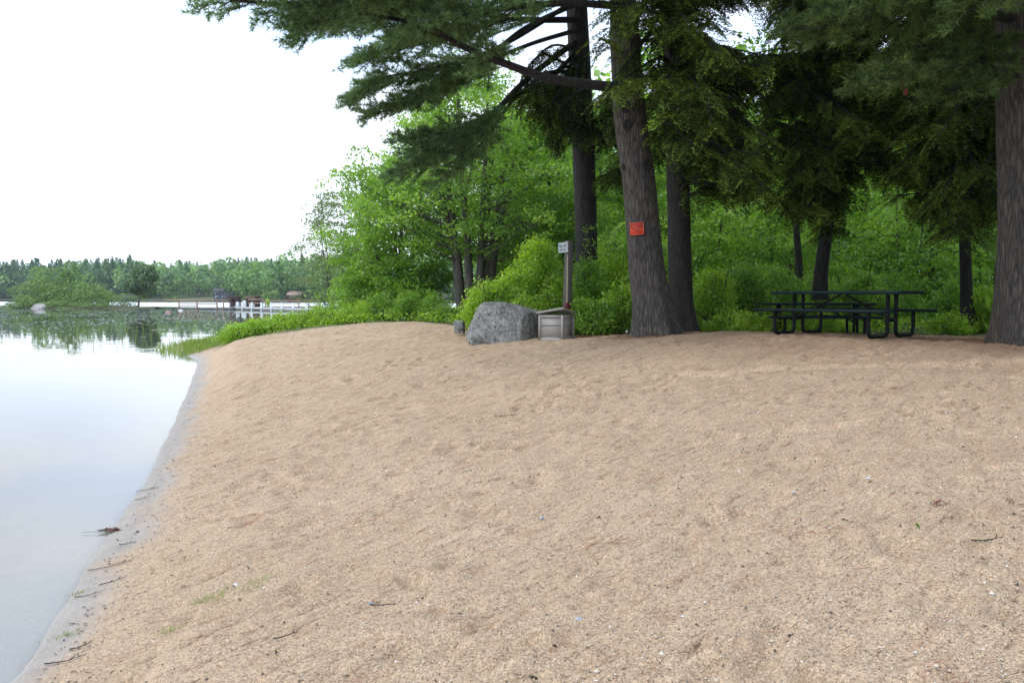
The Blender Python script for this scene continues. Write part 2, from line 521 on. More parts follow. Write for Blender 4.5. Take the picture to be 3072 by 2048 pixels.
def water_mat():
    m, n, out = new_mat("lake_water")
    L = n.links.new
    fr = nd(n, "ShaderNodeFresnel", IOR=1.33)
    tr = nd(n, "ShaderNodeBsdfTransparent")
    tr.inputs["Color"].default_value = (0.93, 0.95, 0.95, 1)
    gl = nd(n, "ShaderNodeBsdfGlossy", Roughness=0.0)
    gl.inputs["Color"].default_value = (1, 1, 1, 1)
    mx = nd(n, "ShaderNodeMixShader")
    tc = nd(n, "ShaderNodeTexCoord")
    # slow swell everywhere, a wind-ruffled lane far out
    n1 = nd(n, "ShaderNodeTexNoise", Scale=0.55, Detail=2.0)
    n2 = nd(n, "ShaderNodeTexNoise", Scale=2.2, Detail=4.0)
    for q in (n1, n2):
        L(tc.outputs["Object"], q.inputs["Vector"])
    sx = nd(n, "ShaderNodeSeparateXYZ")
    L(tc.outputs["Object"], sx.inputs[0])
    wob = nd(n, "ShaderNodeTexNoise", Scale=0.02, Detail=3.0)
    L(tc.outputs["Object"], wob.inputs["Vector"])
    def madd(a, k, c):
        q = nd(n, "ShaderNodeMath", operation='MULTIPLY_ADD')
        L(a, q.inputs[0])
        q.inputs[1].default_value = k
        if isinstance(c, float): q.inputs[2].default_value = c
        else: L(c, q.inputs[2])
        return q.outputs[0]
    lane = madd(sx.outputs["X"], 0.42, sx.outputs["Y"])
    lane = madd(wob.outputs["Fac"], 40.0, lane)
    lr = ramp(n, [(0.0, (0, 0, 0)), (0.02, (1, 1, 1)), (0.93, (1, 1, 1)), (1.0, (0, 0, 0))])
    rg = nd(n, "ShaderNodeMapRange")
    rg.inputs[1].default_value = 146.0
    rg.inputs[2].default_value = 225.0
    L(lane, rg.inputs[0])
    L(rg.outputs[0], lr.inputs["Fac"])
    b1 = nd(n, "ShaderNodeBump", Strength=1.0, Distance=0.006)
    L(n1.outputs["Fac"], b1.inputs["Height"])
    b2 = nd(n, "ShaderNodeBump", Distance=0.12)
    L(lr.outputs["Color"], b2.inputs["Strength"])
    L(n2.outputs["Fac"], b2.inputs["Height"])
    L(b1.outputs["Normal"], b2.inputs["Normal"])
    L(b2.outputs["Normal"], gl.inputs["Normal"])
    rm = nd(n, "ShaderNodeMath", operation='MULTIPLY')
    rm.inputs[1].default_value = 0.42
    L(lr.outputs["Color"], rm.inputs[0])
    L(rm.outputs[0], gl.inputs["Roughness"])
    L(fr.outputs[0], mx.inputs[0])
    L(tr.outputs[0], mx.inputs[1])
    L(gl.outputs[0], mx.inputs[2])
    L(mx.outputs[0], out.inputs["Surface"])
    return m


def rock_mat(name, base, lich, sc=1.0):
    m, n, out = new_mat(name)
    L = n.links.new
    b = nd(n, "ShaderNodeBsdfPrincipled", Roughness=0.9)
    tc = nd(n, "ShaderNodeTexCoord")
    def no(s, d=6.0, r=0.65):
        q = nd(n, "ShaderNodeTexNoise", Scale=s * sc, Detail=d, Roughness=r)
        L(tc.outputs["Object"], q.inputs["Vector"])
        return q.outputs["Fac"]
    r1 = ramp(n, [(0.36, tuple(c * 0.4 for c in base)), (0.47, tuple(c * 0.85 for c in base)), (0.55, base), (0.68, tuple(c * 1.5 for c in base))])
    L(no(4.2, 9, 0.72), r1.inputs["Fac"])
    r2 = ramp(n, [(0.55, (0, 0, 0)), (0.62, (0.85, 0.85, 0.85))])
    L(no(11, 8, 0.75), r2.inputs["Fac"])
    mx = nd(n, "ShaderNodeMixRGB")
    L(r2.outputs["Color"], mx.inputs["Fac"])
    L(r1.outputs["Color"], mx.inputs["Color1"])
    mx.inputs["Color2"].default_value = (*lich, 1)
    r3 = ramp(n, [(0.40, (0.22, 0.23, 0.2)), (0.50, (1, 1, 1))])
    L(no(15, 8, 0.75), r3.inputs["Fac"])
    m2 = nd(n, "ShaderNodeMixRGB", blend_type='MULTIPLY', Fac=0.9)
    L(mx.outputs["Color"], m2.inputs["Color1"])
    L(r3.outputs["Color"], m2.inputs["Color2"])
    L(m2.outputs["Color"], b.inputs["Base Color"])
    bp = nd(n, "ShaderNodeBump", Strength=1.0, Distance=0.07)
    L(no(7, 9, 0.72), bp.inputs["Height"])
    L(bp.outputs["Normal"], b.inputs["Normal"])
    L(b.outputs[0], out.inputs["Surface"])
    return m


M["ground"] = ground_mat()
M["water"] = water_mat()
M["rock"] = rock_mat("granite_with_lichen", (0.285, 0.28, 0.26), (0.42, 0.425, 0.385))
M["granite"] = rock_mat("pale_granite", (0.30, 0.305, 0.30), (0.38, 0.385, 0.38))
M["rock_pale"] = rock_mat("pale_lake_rock", (0.42, 0.40, 0.38), (0.5, 0.48, 0.46), 0.3)

# ------------------------------------------------------------------ the ground
SHORE = np.array([(-1.5, -60), (-1.7, -6), (-2.0, 0), (-2.72, 4.44), (-2.91, 5.09), (-3.33, 6.34), (-3.87, 8.2), (-4.13, 9.15), (-5.97, 14.58), (-8.06, 20.6), (-10.0, 26.1),
                  (-12.1, 30.0), (-13.9, 33.3), (-13.4, 35.2), (-10.5, 37.5), (-6.5, 41), (-2.5, 46), (1, 54), (6, 75), (24, 130), (60, 210), (100, 420)], float)


def shore_dist(x, y):
    """Signed distance to the waterline, positive on land (to the right of the line)."""
    x, y = np.asarray(x, float), np.asarray(y, float)
    best = np.full(x.shape, 1e9)
    sign = np.ones(x.shape)
    for a, b in zip(SHORE[:-1], SHORE[1:]):
        e = b - a
        t = np.clip(((x - a[0]) * e[0] + (y - a[1]) * e[1]) / (e @ e), 0, 1)
        dx, dy = x - a[0] - t * e[0], y - a[1] - t * e[1]
        d = np.hypot(dx, dy)
        cr = e[0] * dy - e[1] * dx
        upd = d < best - 1e-9
        best = np.where(upd, d, best)
        sign = np.where(upd, np.where(cr < 0, 1.0, -1.0), sign)
    return best * sign


def H(s):
    return np.interp(s, [-60, -30, -8, -2, 0, 1, 3, 5, 7.4, 10, 14, 30, 60, 200], [-2.2, -1.9, -0.8, -0.2, 0, .17, .5, .8, 1.1, 1.3, 1.36, 1.3, 1.6, 6.0])


CTRL = [(1665, 1027, 17), (1480, 1020, 17.3), (2614, 1018, 12.9), (2340, 1003, 14.4), (1970, 1000, 16.5), (2990, 1033, 12.5), (1100, 981, 22), (870, 996, 24),
        (700, 1021, 26), (600, 1047, 27.5), (1370, 979, 22), (1850, 1010, 17.2), (1250, 968, 29), (2500, 1003, 18.5), (2700, 1000, 20), (2150, 1002, 18)]
CP = np.array([P(*c) for c in CTRL])
CP = np.vstack([CP, [[8, 30, 0.75], [14, 30, 0.8], [3, 28, 0.8], [-3, 33, 0.75]]])
_res = CP[:, 2] - H(shore_dist(CP[:, 0], CP[:, 1]))
_K = np.exp(-(((CP[:, None, :2] - CP[None, :, :2]) ** 2).sum(-1)) / (2 * 3.2 ** 2)) + np.eye(len(CP)) * 0.05
_W = np.linalg.solve(_K, _res)


def ground_z(x, y, fine=False):
    x, y = np.asarray(x, float), np.asarray(y, float)
    s = shore_dist(x, y)
    z = H(s)
    c = np.zeros(x.shape)
    for (cx, cy, _), w in zip(CP, _W):
        c = c + w * np.exp(-((x - cx) ** 2 + (y - cy) ** 2) / (2 * 3.2 ** 2))
    return z + c * sstep(0, 1.2, s)


def gz(x, y):
    return float(ground_z(np.array([x]), np.array([y]))[0])


def spread(lo, hi, step, out_lo, out_hi, grow=1.13):
    core = list(np.arange(lo, hi, step))
    a, st = [], step
    q = hi
    while q < out_hi:
        a.append(q); st *= grow; q += st
    a.append(out_hi)
    b, st = [], step
    q = lo - step
    while q > out_lo:
        b.append(q); st *= grow; q -= st
    b.append(out_lo)
    return np.array(b[::-1] + core + a)


def hit(u, v):
    ds = np.arange(2.6, 45, .02)
    pts = np.array([P(u, v, d) for d in ds])
    g = ground_z(pts[:, 0], pts[:, 1])
    i = np.argmax(pts[:, 2] <= np.maximum(g, 0))
    p = pts[i]
    return np.array([p[0], p[1], max(g[i], 0.0)])


def build_ground():
    xs = spread(-8.5, 8.5, 0.045, -900, 900)
    ys = np.concatenate([spread(2.6, 11, 0.035, -60, 10.99)[:-1], np.arange(11, 20, 0.045), np.arange(20, 28, 0.07), spread(28, 30, 0.12, 27.99, 1200)[1:]])
    ys = np.unique(np.round(ys, 4))
    X, Y = np.meshgrid(xs, ys)
    s = shore_dist(X, Y)
    z = ground_z(X, Y)
    # where the sand ends: forest edge behind the beach
    edge = fbm(X * 0.5, Y * 0.5, 5) * 1.6
    back = np.interp(X, [-12, -9, -6, -3, -0.5, 1.0, 2.2, 3.6, 5, 8, 10, 14], [30, 26.3, 24.6, 24.4, 20.0, 18.4, 18.2, 18.0, 18.4, 19.0, 18.5, 18])
    forest = sstep(-0.5, 0.7, Y - back + edge) * sstep(0.3, 1.2, s)
    litter = np.zeros(X.shape)
    for cx, cy, r in ((2.9, 16.6, 1.3), (1.5, 17.9, 1.0), (3.5, 18.1, 0.9), (7.7, 13.4, 1.4), (7.0, 16.2, 1.6)):
        litter = np.maximum(litter, 1 - sstep(0.35, 1.0, np.hypot(X - cx, Y - cy) / r + fbm(X * 2.5, Y * 2.5, 9) * 0.7))
    litter *= 0.85
    # brown needle cover plus tree shade painted into the sand on the right
    duff_shade = sstep(8.5, 14.0, Y + 0.45 * (X - 4)) * sstep(0.8, 5.0, X) * (0.42 + 0.35 * fbm(X * 1.2, Y * 1.2, 55))
    litter = np.maximum(litter, np.clip(duff_shade, 0, .6))
    wet = 1 - sstep(0.05, 0.50, s + fbm(X * 1.3, Y * 1.3, 21) * 0.3)
    deep = sstep(1.0, 8.0, -s)
    dry = (1 - wet) * (1 - forest) * sstep(0.25, 0.9, s)
    # foot-trodden sand: dimples with a rim, drag grooves, small lumps
    bump = np.zeros(X.shape)
    r2 = np.random.default_rng(31)
    for k in range(3300):
        px, py = r2.uniform(-9, 9), 2.6 + 24 * r2.random() ** 1.3
        rad, dep = (r2.uniform(0.03, 0.075), r2.uniform(0.01, 0.03)) if k % 3 else (r2.uniform(0.06, 0.12), r2.uniform(0.012, 0.032))
        i0, i1 = np.searchsorted(ys, [py - 0.6, py + 0.6])
        j0, j1 = np.searchsorted(xs, [px - 0.6, px + 0.6])
        if i1 - i0 < 2 or j1 - j0 < 2: continue
        th = R(48) + r2.normal() * .5
        dx, dy = X[i0:i1, j0:j1] - px, Y[i0:i1, j0:j1] - py
        a, b = dx * math.cos(th) + dy * math.sin(th), -dx * math.sin(th) + dy * math.cos(th)
        q = (a / (rad * 1.9)) ** 2 + (b / rad) ** 2
        bump[i0:i1, j0:j1] += -dep * np.exp(-q * q * 1.2) + dep * 0.5 * np.exp(-(np.sqrt(q) - 1.35) ** 2 * 9)
    th = R(50)
    A, B = X * math.cos(th) + Y * math.sin(th), -X * math.sin(th) + Y * math.cos(th)
    bump += fbm(A * 0.9, B * 4.0, 3, 3) * 0.03 + fbm(X * 2.2, Y * 2.2, 4, 4) * 0.02 + fbm(A * 1.6, B * 12, 6, 3) * 0.03
    # a low drag line across the upper beach
    ln = np.interp(X, [0.0, 0.67, 2.1, 3.4, 5.9, 9], [9.2, 10, 10.9, 10.4, 9.7, 9.2]) + vnoise(X * 1.5, X * 0 + 2, 8) * 0.3
    q = Y - ln
    bump += (0.022 * np.exp(-(q / 0.2) ** 2) - 0.055 * np.exp(-((q + 0.2) / 0.085) ** 2)) * sstep(0.3, 1.2, X)
    # single deep footprints, and drag marks across the upper beach
    for u, v, rad, dep in ((1590, 1196, .11, .06), (1642, 1190, .08, .05), (1560, 1226, .07, .05), (1612, 1232, .05, .04), (1692, 1181, .10, .05), (1722, 1166, .10, .06), (1768, 1160, .08, .05),
                           (1660, 1210, .09, .05), (1178, 1084, .09, .06), (1200, 1098, .10, .06), (1268, 1078, .09, .05), (1292, 1260, .07, .04), (1450, 1330, .09, .045), (1190, 1425, .08, .045),
                           (1180, 1400, .07, .04), (930, 1420, .09, .045), (880, 1465, .08, .04), (1240, 1745, .06, .035), (1460, 1880, .07, .04), (1990, 1135, .08, .06), (2010, 1131, .06, .05),
                           (1880, 1335, .05, .035), (2330, 1515, .07, .035), (2250, 1160, .07, .05), (2890, 1450, .08, .03), (2130, 1560, .07, .03), (1570, 1262, .06, .04), (1830, 1255, .06, .04)):
        q0 = hit(u, v)
        i0, i1 = np.searchsorted(ys, [q0[1] - .5, q0[1] + .5])
        j0, j1 = np.searchsorted(xs, [q0[0] - .5, q0[0] + .5])
        dx, dy = X[i0:i1, j0:j1] - q0[0], Y[i0:i1, j0:j1] - q0[1]
        a, b = dx * .6 + dy * .8, -dx * .8 + dy * .6
        q = (a / (rad * 1.5)) ** 2 + (b / rad) ** 2 + vnoise(dx * 18, dy * 18, int(u)) * .8
        bump[i0:i1, j0:j1] += -dep * np.exp(-np.clip(q, 0, None) ** 2) + dep * .5 * np.exp(-(np.sqrt(np.clip(q, 0, None)) - 1.35) ** 2 * 8)
    for (u0, v0), (u1, v1), wd, dep in (((1970, 1632), (2260, 1520), .05, .03), ((2260, 1520), (2680, 1385), .05, .025), ((2050, 1330), (2680, 1265), .06, .03), ((2560, 1250), (3060, 1215), .06, .03),
                                        ((2650, 1110), (3060, 1088), .08, .04), ((1560, 1195), (1800, 1165), .06, .035), ((1350, 1290), (1560, 1222), .05, .025), ((900, 1450), (1240, 1370), .05, .02),
                                        ((700, 1700), (1050, 1600), .04, .02), ((2300, 1420), (2700, 1350), .05, .02), ((1150, 1560), (1500, 1480), .04, .02)):
        p0, p1 = hit(u0, v0), hit(u1, v1)
        e = p1[:2] - p0[:2]
        t = np.clip(((X - p0[0]) * e[0] + (Y - p0[1]) * e[1]) / (e @ e), 0, 1)
        off = ((X - p0[0]) * -e[1] + (Y - p0[1]) * e[0]) / np.linalg.norm(e) + vnoise(t * 9, t * 0 + v0, 5) * .12
        m_ = np.exp(-((np.hypot(X - p0[0] - t * e[0], Y - p0[1] - t * e[1])) / .5) ** 2) * np.sin(np.clip(t, .02, .98) * math.pi) ** .5 * (.5 + 1.0 * np.clip(vnoise(t * 14, t * 0 + u0, 8) + .5, 0, 1))
        bump += m_ * (dep * .7 * np.exp(-((off - wd * 1.5) / wd) ** 2) - dep * np.exp(-(off / wd) ** 2))
    z = z + bump * dry
    z += (fbm(X * 1.2, Y * 1.2, 17) * 0.06) * forest
    # lapping lines left on the damp sand
    z += np.where((s > -0.1) & (s < 0.9), 0.004 * np.sin(s * 22 + fbm(X, Y, 12) * 3), 0) * wet
    mb = MB()
    ny, nx = X.shape
    i = np.arange(ny - 1)[:, None] * nx
    j = np.arange(nx - 1)[None]
    f = np.stack([i + j, i + j + 1, i + j + 1 + nx, i + j + nx], -1).reshape(-1, 4)
    mb.add(np.stack([X, Y, z], -1).reshape(-1, 3), f)
    o = mb.build("ground", M["ground"], smooth=True)
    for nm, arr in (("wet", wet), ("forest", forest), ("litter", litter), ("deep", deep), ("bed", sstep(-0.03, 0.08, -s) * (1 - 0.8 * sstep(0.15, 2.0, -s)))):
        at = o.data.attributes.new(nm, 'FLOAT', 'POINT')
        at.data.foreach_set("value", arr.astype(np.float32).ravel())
    tag(o, kind="structure")


build_ground()
wm = MB().add([[-900, -60, 0], [900, -60, 0], [900, 1200, 0], [-900, 1200, 0]], [[0, 1, 2, 3]])
tag(wm.build("lake_water", M["water"]), kind="structure")


# ------------------------------------------------------------------ far shore
FAR_X = [-900, -420, -240, -150, -100, -60, -20, 60, 200, 900]
FAR_Y = [560, 470, 400, 350, 300, 262, 250, 250, 270, 400]


def far_z(x, y):
    q = y - np.interp(x, FAR_X, FAR_Y)
    return np.interp(q, [-40, -8, 0, 6, 40, 120, 260, 600], [-2.5, -0.8, 0.1, 0.7, 1.8, 7.5, 12, 14]) + fbm(x * 0.02, y * 0.02, 40) * 2.0 * sstep(10, 60, q)


def build_far():
    xs = np.linspace(-900, 900, 180)
    ys = np.linspace(200, 900, 140)
    X, Y = np.meshgrid(xs, ys)
    mb = MB()
    ny, nx = X.shape
    i = np.arange(ny - 1)[:, None] * nx
    j = np.arange(nx - 1)[None]
    f = np.stack([i + j, i + j + 1, i + j + 1 + nx, i + j + nx], -1).reshape(-1, 4)
    mb.add(np.stack([X, Y, far_z(X, Y)], -1).reshape(-1, 3), f)
    tag(mb.build("hill", M["far_ground"], smooth=True), kind="structure")


build_far()


def quads(c, a, b, L, W):
    """Leaf-shaped quads: centre, axis, side, length, width (arrays)."""
    c, a, b = np.asarray(c), np.asarray(a), np.asarray(b)
    L = np.broadcast_to(L, (len(c),))[:, None]
    W = np.broadcast_to(W, (len(c),))[:, None]
    V = np.stack([c - a * L / 2, c - a * L * 0.05 + b * W / 2, c + a * L / 2, c - a * L * 0.05 - b * W / 2], 1)
    F = np.arange(len(c) * 4).reshape(-1, 4)
    return V.reshape(-1, 3), F


def rand_frames(n, r, up_bias=0.0):
    nrm = r.normal(size=(n, 3))
    nrm[:, 2] += up_bias * 2
    nrm = unit(nrm)
    a = unit(np.cross(nrm, r.normal(size=(n, 3))))
    return a, np.cross(nrm, a)


def blob_tree(r, n=260, q=0.07, layered=False):
    """Unit deciduous crown (height 1, from 0.08 up): lumps on a lumpy dome."""
    k = r.integers(7, 12)
    lc = r.normal(size=(k, 3)) * [0.17, 0.17, 0.16] + [0, 0, 0.55]
    lr = r.uniform(0.13, 0.24, k)
    pick = r.integers(0, k, n)
    d = unit(r.normal(size=(n, 3)) + [0, 0, 0.45])
    c = lc[pick] + d * (lr[pick] * r.uniform(0.75, 1.05, n))[:, None]
    nrm = unit(d + r.normal(size=(n, 3)) * 0.5)
    a = unit(np.cross(nrm, r.normal(size=(n, 3))))
    return c, a, np.cross(nrm, a), q * r.uniform(0.7, 1.4, n)


def cone_tree(r, n=260, q=0.06):
    h = 0.15 + 0.85 * r.random(n) ** 0.7
    tier = np.where(h < .72, np.round(h * 11) / 11, h)
    rad = (1.03 - h) * 0.30 * r.uniform(0.35, 1.05, n) + 0.01
    th = r.uniform(0, 2 * math.pi, n)
    z = tier * 0.7 + h * 0.3 - rad * 0.25
    c = np.stack([np.cos(th) * rad, np.sin(th) * rad, z], -1)
    a = unit(np.stack([np.cos(th), np.sin(th), -0.35 + 2.6 * np.clip(h - .8, 0, 1) / .2], -1) + r.normal(size=(n, 3)) * 0.3)
    b = unit(np.cross(a, [0, 0, 1.0] + r.normal(size=(n, 3)) * 0.4))
    return c, a, b, q * r.uniform(0.8, 1.5, n) * (1.25 - h)


def build_far_forest():
    r = np.random.default_rng(5)
    dec = [blob_tree(r, 340, 0.075) for _ in range(7)]
    con = [cone_tree(r, 420, 0.08) for _ in range(5)]
    mb = MB()
    n = 0
    while n < 1900:
        y0 = r.random() ** 1.5 * 210
        x = r.uniform(-330, 50) if n < 1500 else r.uniform(-620, -330)
        y = np.interp(x, FAR_X, FAR_Y) + 4 + y0
        # open lawn and house plots
        u = 1536 + x / y * FPX
        if (590 < u < 700 and y0 < 32) or (855 < u < 925 and y0 < 26) or (1000 < u < 1040 and y0 < 22) or (545 < u < 600 and y0 < 14):
            continue
        z = float(far_z(np.array([x]), np.array([y]))[0])
        left = u < 420
        is_con = r.random() < (0.5 if left else 0.10 + 0.35 * (y0 > 150))
        c, a, b, q = (con if is_con else dec)[r.integers(0, 5 if is_con else 7)]
        h = r.uniform(9, 16) * (1.12 if is_con else 0.95) * (1 + 0.15 * left)
        th = r.uniform(0, 6.28)
        cs, sn = math.cos(th), math.sin(th)
        Rm = np.array([[cs, -sn, 0], [sn, cs, 0], [0, 0, 1]])
        wd = h * r.uniform(0.85, 1.15)
        sc = np.array([wd, wd, h])
        V, F = quads((c @ Rm.T) * sc + [x, y, z - 0.4], a @ Rm.T, b @ Rm.T, q * h * 1.1, q * h * 0.8)
        base = r.uniform(-0.1, 0.22) if is_con else r.uniform(0.25, 0.95) - .15 * left
        mb.add(V, F, np.clip(base + r.normal(size=len(F)) * 0.08, 0, 1))
        if is_con or r.random() < 0.5:
            mb.tube([[x, y, z - 0.5], [x, y, z + h * (.97 if is_con else .5)]], [0.16, 0.05], 4, 0.12)
        n += 1
    tag(mb.build("forest", M["farleaf"]), "green wooded hillside across the lake", "forest", kind="stuff")


build_far_forest()


def small_tree(name, label, cat, base, h, w, mat, seed, conifer=False, n=700, q=0.05, group=None, trunk=None, squash=1.0):
    """A far tree with its own trunk and crown."""
    r = np.random.default_rng(seed)
    t = thing(name, label, cat, base, group=group)
    c, a, b, qq = cone_tree(r, n, q) if conifer else blob_tree(r, n, q)
    if cat == "shrub":                                  # leaves down to the ground
        c = np.column_stack([c[:, :2] * 1.15, np.clip((c[:, 2] - .30) * 1.45, .03 + .1 * r.random(len(c)), None)])
    V, F = quads(c * [w, w, h * squash] + [0, 0, h * (1 - squash)], a, b, qq * h, qq * h * 0.75)
    MB().add(V, F, np.clip(0.5 + r.normal(size=len(F)) * 0.2, 0, 1)).build("crown", M[mat], t)
    MB().tube(curve([[0, 0, -0.2], [0.02 * h, 0, h * 0.3], [0, 0.01 * h, h * 0.72]], 8), np.linspace(h * 0.018 + 0.03, 0.02, 8), 6).build("trunk", trunk or M["stem"], t)
    return t


def far_base(u, y):
    x = (u - 1536) / FPX * y
    return np.array([x, y, float(far_z(np.array([x]), np.array([y]))[0])])


def gable(name, label, c, w, dpt, hw, hr, rz, wall, roof, windows, cat="house", door=True):
    t = thing(name, label, cat, c, rz)
    w2, d2 = w / 2, dpt / 2
    V = [[-w2, -d2, -.5], [w2, -d2, -.5], [w2, d2, -.5], [-w2, d2, -.5], [-w2, -d2, hw], [w2, -d2, hw], [w2, d2, hw], [-w2, d2, hw], [-w2, 0, hw + hr], [w2, 0, hw + hr]]
    mb = MB().add(V, [[0, 1, 5, 4], [2, 3, 7, 6]]).add(V, [[1, 2, 6, 9, 5], [3, 0, 4, 8, 7]])
    mb.build("wall", wall, t)
    e, th = 0.35, 0.14
    k = hr / d2
    rf = MB()
    for s in (-1, 1):
        y0, z0 = s * (d2 + e), hw - e * k
        o = [[-w2 - e, y0, z0 + .02], [w2 + e, y0, z0 + .02], [w2 + e, 0, hw + hr + .02], [-w2 - e, 0, hw + hr + .02]]
        o += [[p[0], p[1], p[2] + th] for p in o]
        rf.add(o, [[0, 1, 2, 3], [7, 6, 5, 4], [0, 4, 5, 1], [1, 5, 6, 2], [3, 2, 6, 7], [0, 3, 7, 4]])
    rf.build("roof", roof, t)
    for wx, wz, ww, wh in windows:
        f = MB().box([wx, -d2 - 0.03, wz], [ww + .2, 0.08, wh + .2]).build("window", M["white"], t)
        MB().box([wx, -d2 - 0.075, wz], [ww, 0.03, wh]).build("pane", M["pane"], f)
    if door:
        MB().box([w2 * 0.55, -d2 - 0.04, 0.95], [0.9, 0.08, 2.0]).build("door", M["dark_wood"], t)
    return t


gable("cabin", "dark red cabin with tan roof among the trees across the lake", far_base(890, 277), 4.6, 4, 1.9, 1.1, R(-6), M["cabin_wall"], M["cabin_roof"],
      [(-1.2, 1.2, .7, .7), (-0.1, 1.2, .6, .6)])
gable("lake_house", "grey two storey lake house with a white deck rail above the far lawn", far_base(676, 312), 7, 5, 3.2, 1.1, R(8), M["house_grey"], M["roof_dark"],
      [(-2.4, .9, .9, .8), (0, .9, .9, .8), (-2.4, 2.5, .8, .7), (0, 2.5, .8, .7), (2.2, 2.5, .8, .7)])
gable("lake_house", "dark shaded house half hidden in the far trees near the maple edge", far_base(1012, 270), 4.2, 4, 2.4, 1.3, R(-20), M["house_grey"], M["roof_dark"],
      [(-1.2, 1.3, .7, .8), (0.1, 1.3, .6, .8)])
gable("lake_house", "low pale cottage on the far shore behind the island tree", far_base(372, 338), 8, 5, 2.2, 1.2, R(5), M["house_grey"], M["roof_dark"],
      [(-2.4, 1.2, 1, 1), (0, 1.2, 1, 1)])
small_tree("purple_tree", "dark purple leaved tree beside the red cabin", "tree", far_base(866, 277), 4.9, 4.2, "purple", 3, True, 600, 0.07)
small_tree("leafy_tree", "pale green round tree on the far shore beside the purple tree", "tree", far_base(815, 268), 5.6, 7.2, "island", 8, False, 800, 0.06)

lm = MB()
lx = np.linspace(590, 705, 14)
rows = []
for k, y in enumerate(np.linspace(262, 306, 8)):
    for u in lx:
        x = (u - 1536) / FPX * y
        yy = np.interp(x, FAR_X, FAR_Y) + k * 6.0 + 2
        rows.append([x, yy, float(far_z(np.array([x]), np.array([yy]))[0]) + 0.12])
i = np.arange(7)[:, None] * 14
j = np.arange(13)[None]
lm.add(rows, np.stack([i + j, i + j + 1, i + j + 15, i + j + 14], -1).reshape(-1, 4))
tag(lm.build("lawn", M["lawn"], smooth=True), kind="structure")


# ------------------------------------------------------------------ island
ISL = 136.0
def build_island():
    c0 = P(235, 924, ISL)
    X, Y = np.meshgrid(np.linspace(-13, 13, 60), np.linspace(-5, 5, 30))
    q = (X / 12.2) ** 2 + (Y / 4.2) ** 2 + fbm(X * 0.3, Y * 0.3, 60) * 0.5
    Z = np.where(q < 1, 0.45 * np.sqrt(np.clip(1 - q, 0, 1)), -0.3 * (q - 1)) + fbm(X, Y, 61) * 0.1
    i = np.arange(29)[:, None] * 60
    j = np.arange(59)[None]
    f = np.stack([i + j, i + j + 1, i + j + 61, i + j + 60], -1).reshape(-1, 4)
    tag(MB().add(np.stack([X + c0[0], Y + c0[1], Z], -1).reshape(-1, 3), f).build("island", M["far_ground"], smooth=True), kind="structure")
    spec = [(70, 134, 2.3, 3.2, "small shrub at the open water end of the island"),
            (95, 137, 4.4, 4.6, "grey green shrub rising behind the pale island rock"),
            (140, 138, 6.0, 5.4, "tallest domed shrub in the middle of the island"),
            (178, 139, 6.4, 5.2, "yellowish shrub on the island with bare twigs at its top"),
            (215, 137, 6.9, 5.0, "highest bright shrub on the island just past its centre"),
            (258, 136, 5.0, 4.8, "broad shrub with pale stems at its foot on the island"),
            (300, 137, 4.4, 4.6, "rounded shrub on the island's tree side"),
            (335, 137, 3.1, 3.8, "lower shrub sloping down towards the lone island tree"),
            (372, 136, 1.9, 3.6, "dark low shrub beside the lone island tree's trunk"),
            (160, 133.2, 1.7, 3.4, "bright low bush on the waterline next to the pale rock"),
            (205, 133.2, 1.4, 3.2, "flat light green bush at the island's front edge"),
            (250, 133.4, 1.3, 3.0, "squat bush on the island's front edge under the pale stems"),
            (305, 133.6, 1.3, 3.0, "dark low bush on the island's front edge before the tree side"),
            (60, 133, 1.2, 2.4, "small waterline bush left of the pale rock")]
    for k, (u, d, h, w, lab) in enumerate(spec):
        x = (u - 1536) / FPX * d
        small_tree("shrub", lab, "shrub", (x, d, 0.05), h, w * 1.5, "island", 100 + k, False, 1700, 0.05 if h > 3 else 0.09, "shrubs growing on the lake island")
    small_tree("island_tree", "lone dark green tree at the end of the lake island", "tree", ((416 - 1536) / FPX * 135, 135, 0.0), 9.2, 11.0, "dark_crown", 77, False, 3400, 0.05,
               squash=0.95)


build_island()


def rock(name, label, pts, mat, seed=1, cat="boulder", cuts=4, amp=0.02, bev=0.05, sm=1):
    bm = bmesh.new()
    for p in pts:
        bm.verts.new(p)
    res = bmesh.ops.convex_hull(bm, input=bm.verts)
    bmesh.ops.delete(bm, geom=list(set(g for g in res["geom_interior"] + res["geom_unused"] if isinstance(g, bmesh.types.BMVert))), context='VERTS')
    bmesh.ops.dissolve_limit(bm, angle_limit=R(3), verts=bm.verts, edges=bm.edges)
    bmesh.ops.bevel(bm, geom=list(bm.edges), offset=bev, segments=2, profile=0.6, affect='EDGES')
    bmesh.ops.triangulate(bm, faces=bm.faces)
    for _ in range(cuts):
        long_e = [e for e in bm.edges if e.calc_length() > max(0.03, bev * 0.9)]
        if not long_e: break
        bmesh.ops.subdivide_edges(bm, edges=long_e, cuts=1)
        bmesh.ops.triangulate(bm, faces=bm.faces)
    bmesh.ops.smooth_vert(bm, verts=bm.verts, factor=0.4, use_axis_x=True, use_axis_y=True, use_axis_z=True)
    bm.normal_update()
    from mathutils import noise as mn
    for v in bm.verts:
        p = v.co * (1.0 / max(bev * 6, 0.02)) * 0.6 + Vector((seed * 3.1, 0, 0))
        v.co += v.normal * (mn.fractal(p, 0.9, 2.0, 5) * amp)
    me = bpy.data.meshes.new(name)
    bm.to_mesh(me)
    bm.free()
    me.polygons.foreach_set("use_smooth", np.ones(len(me.polygons), bool))
    me.materials.append(mat)
    o = bpy.data.objects.new(name, me)
    COL.objects.link(o)
    return tag(o, label, cat)


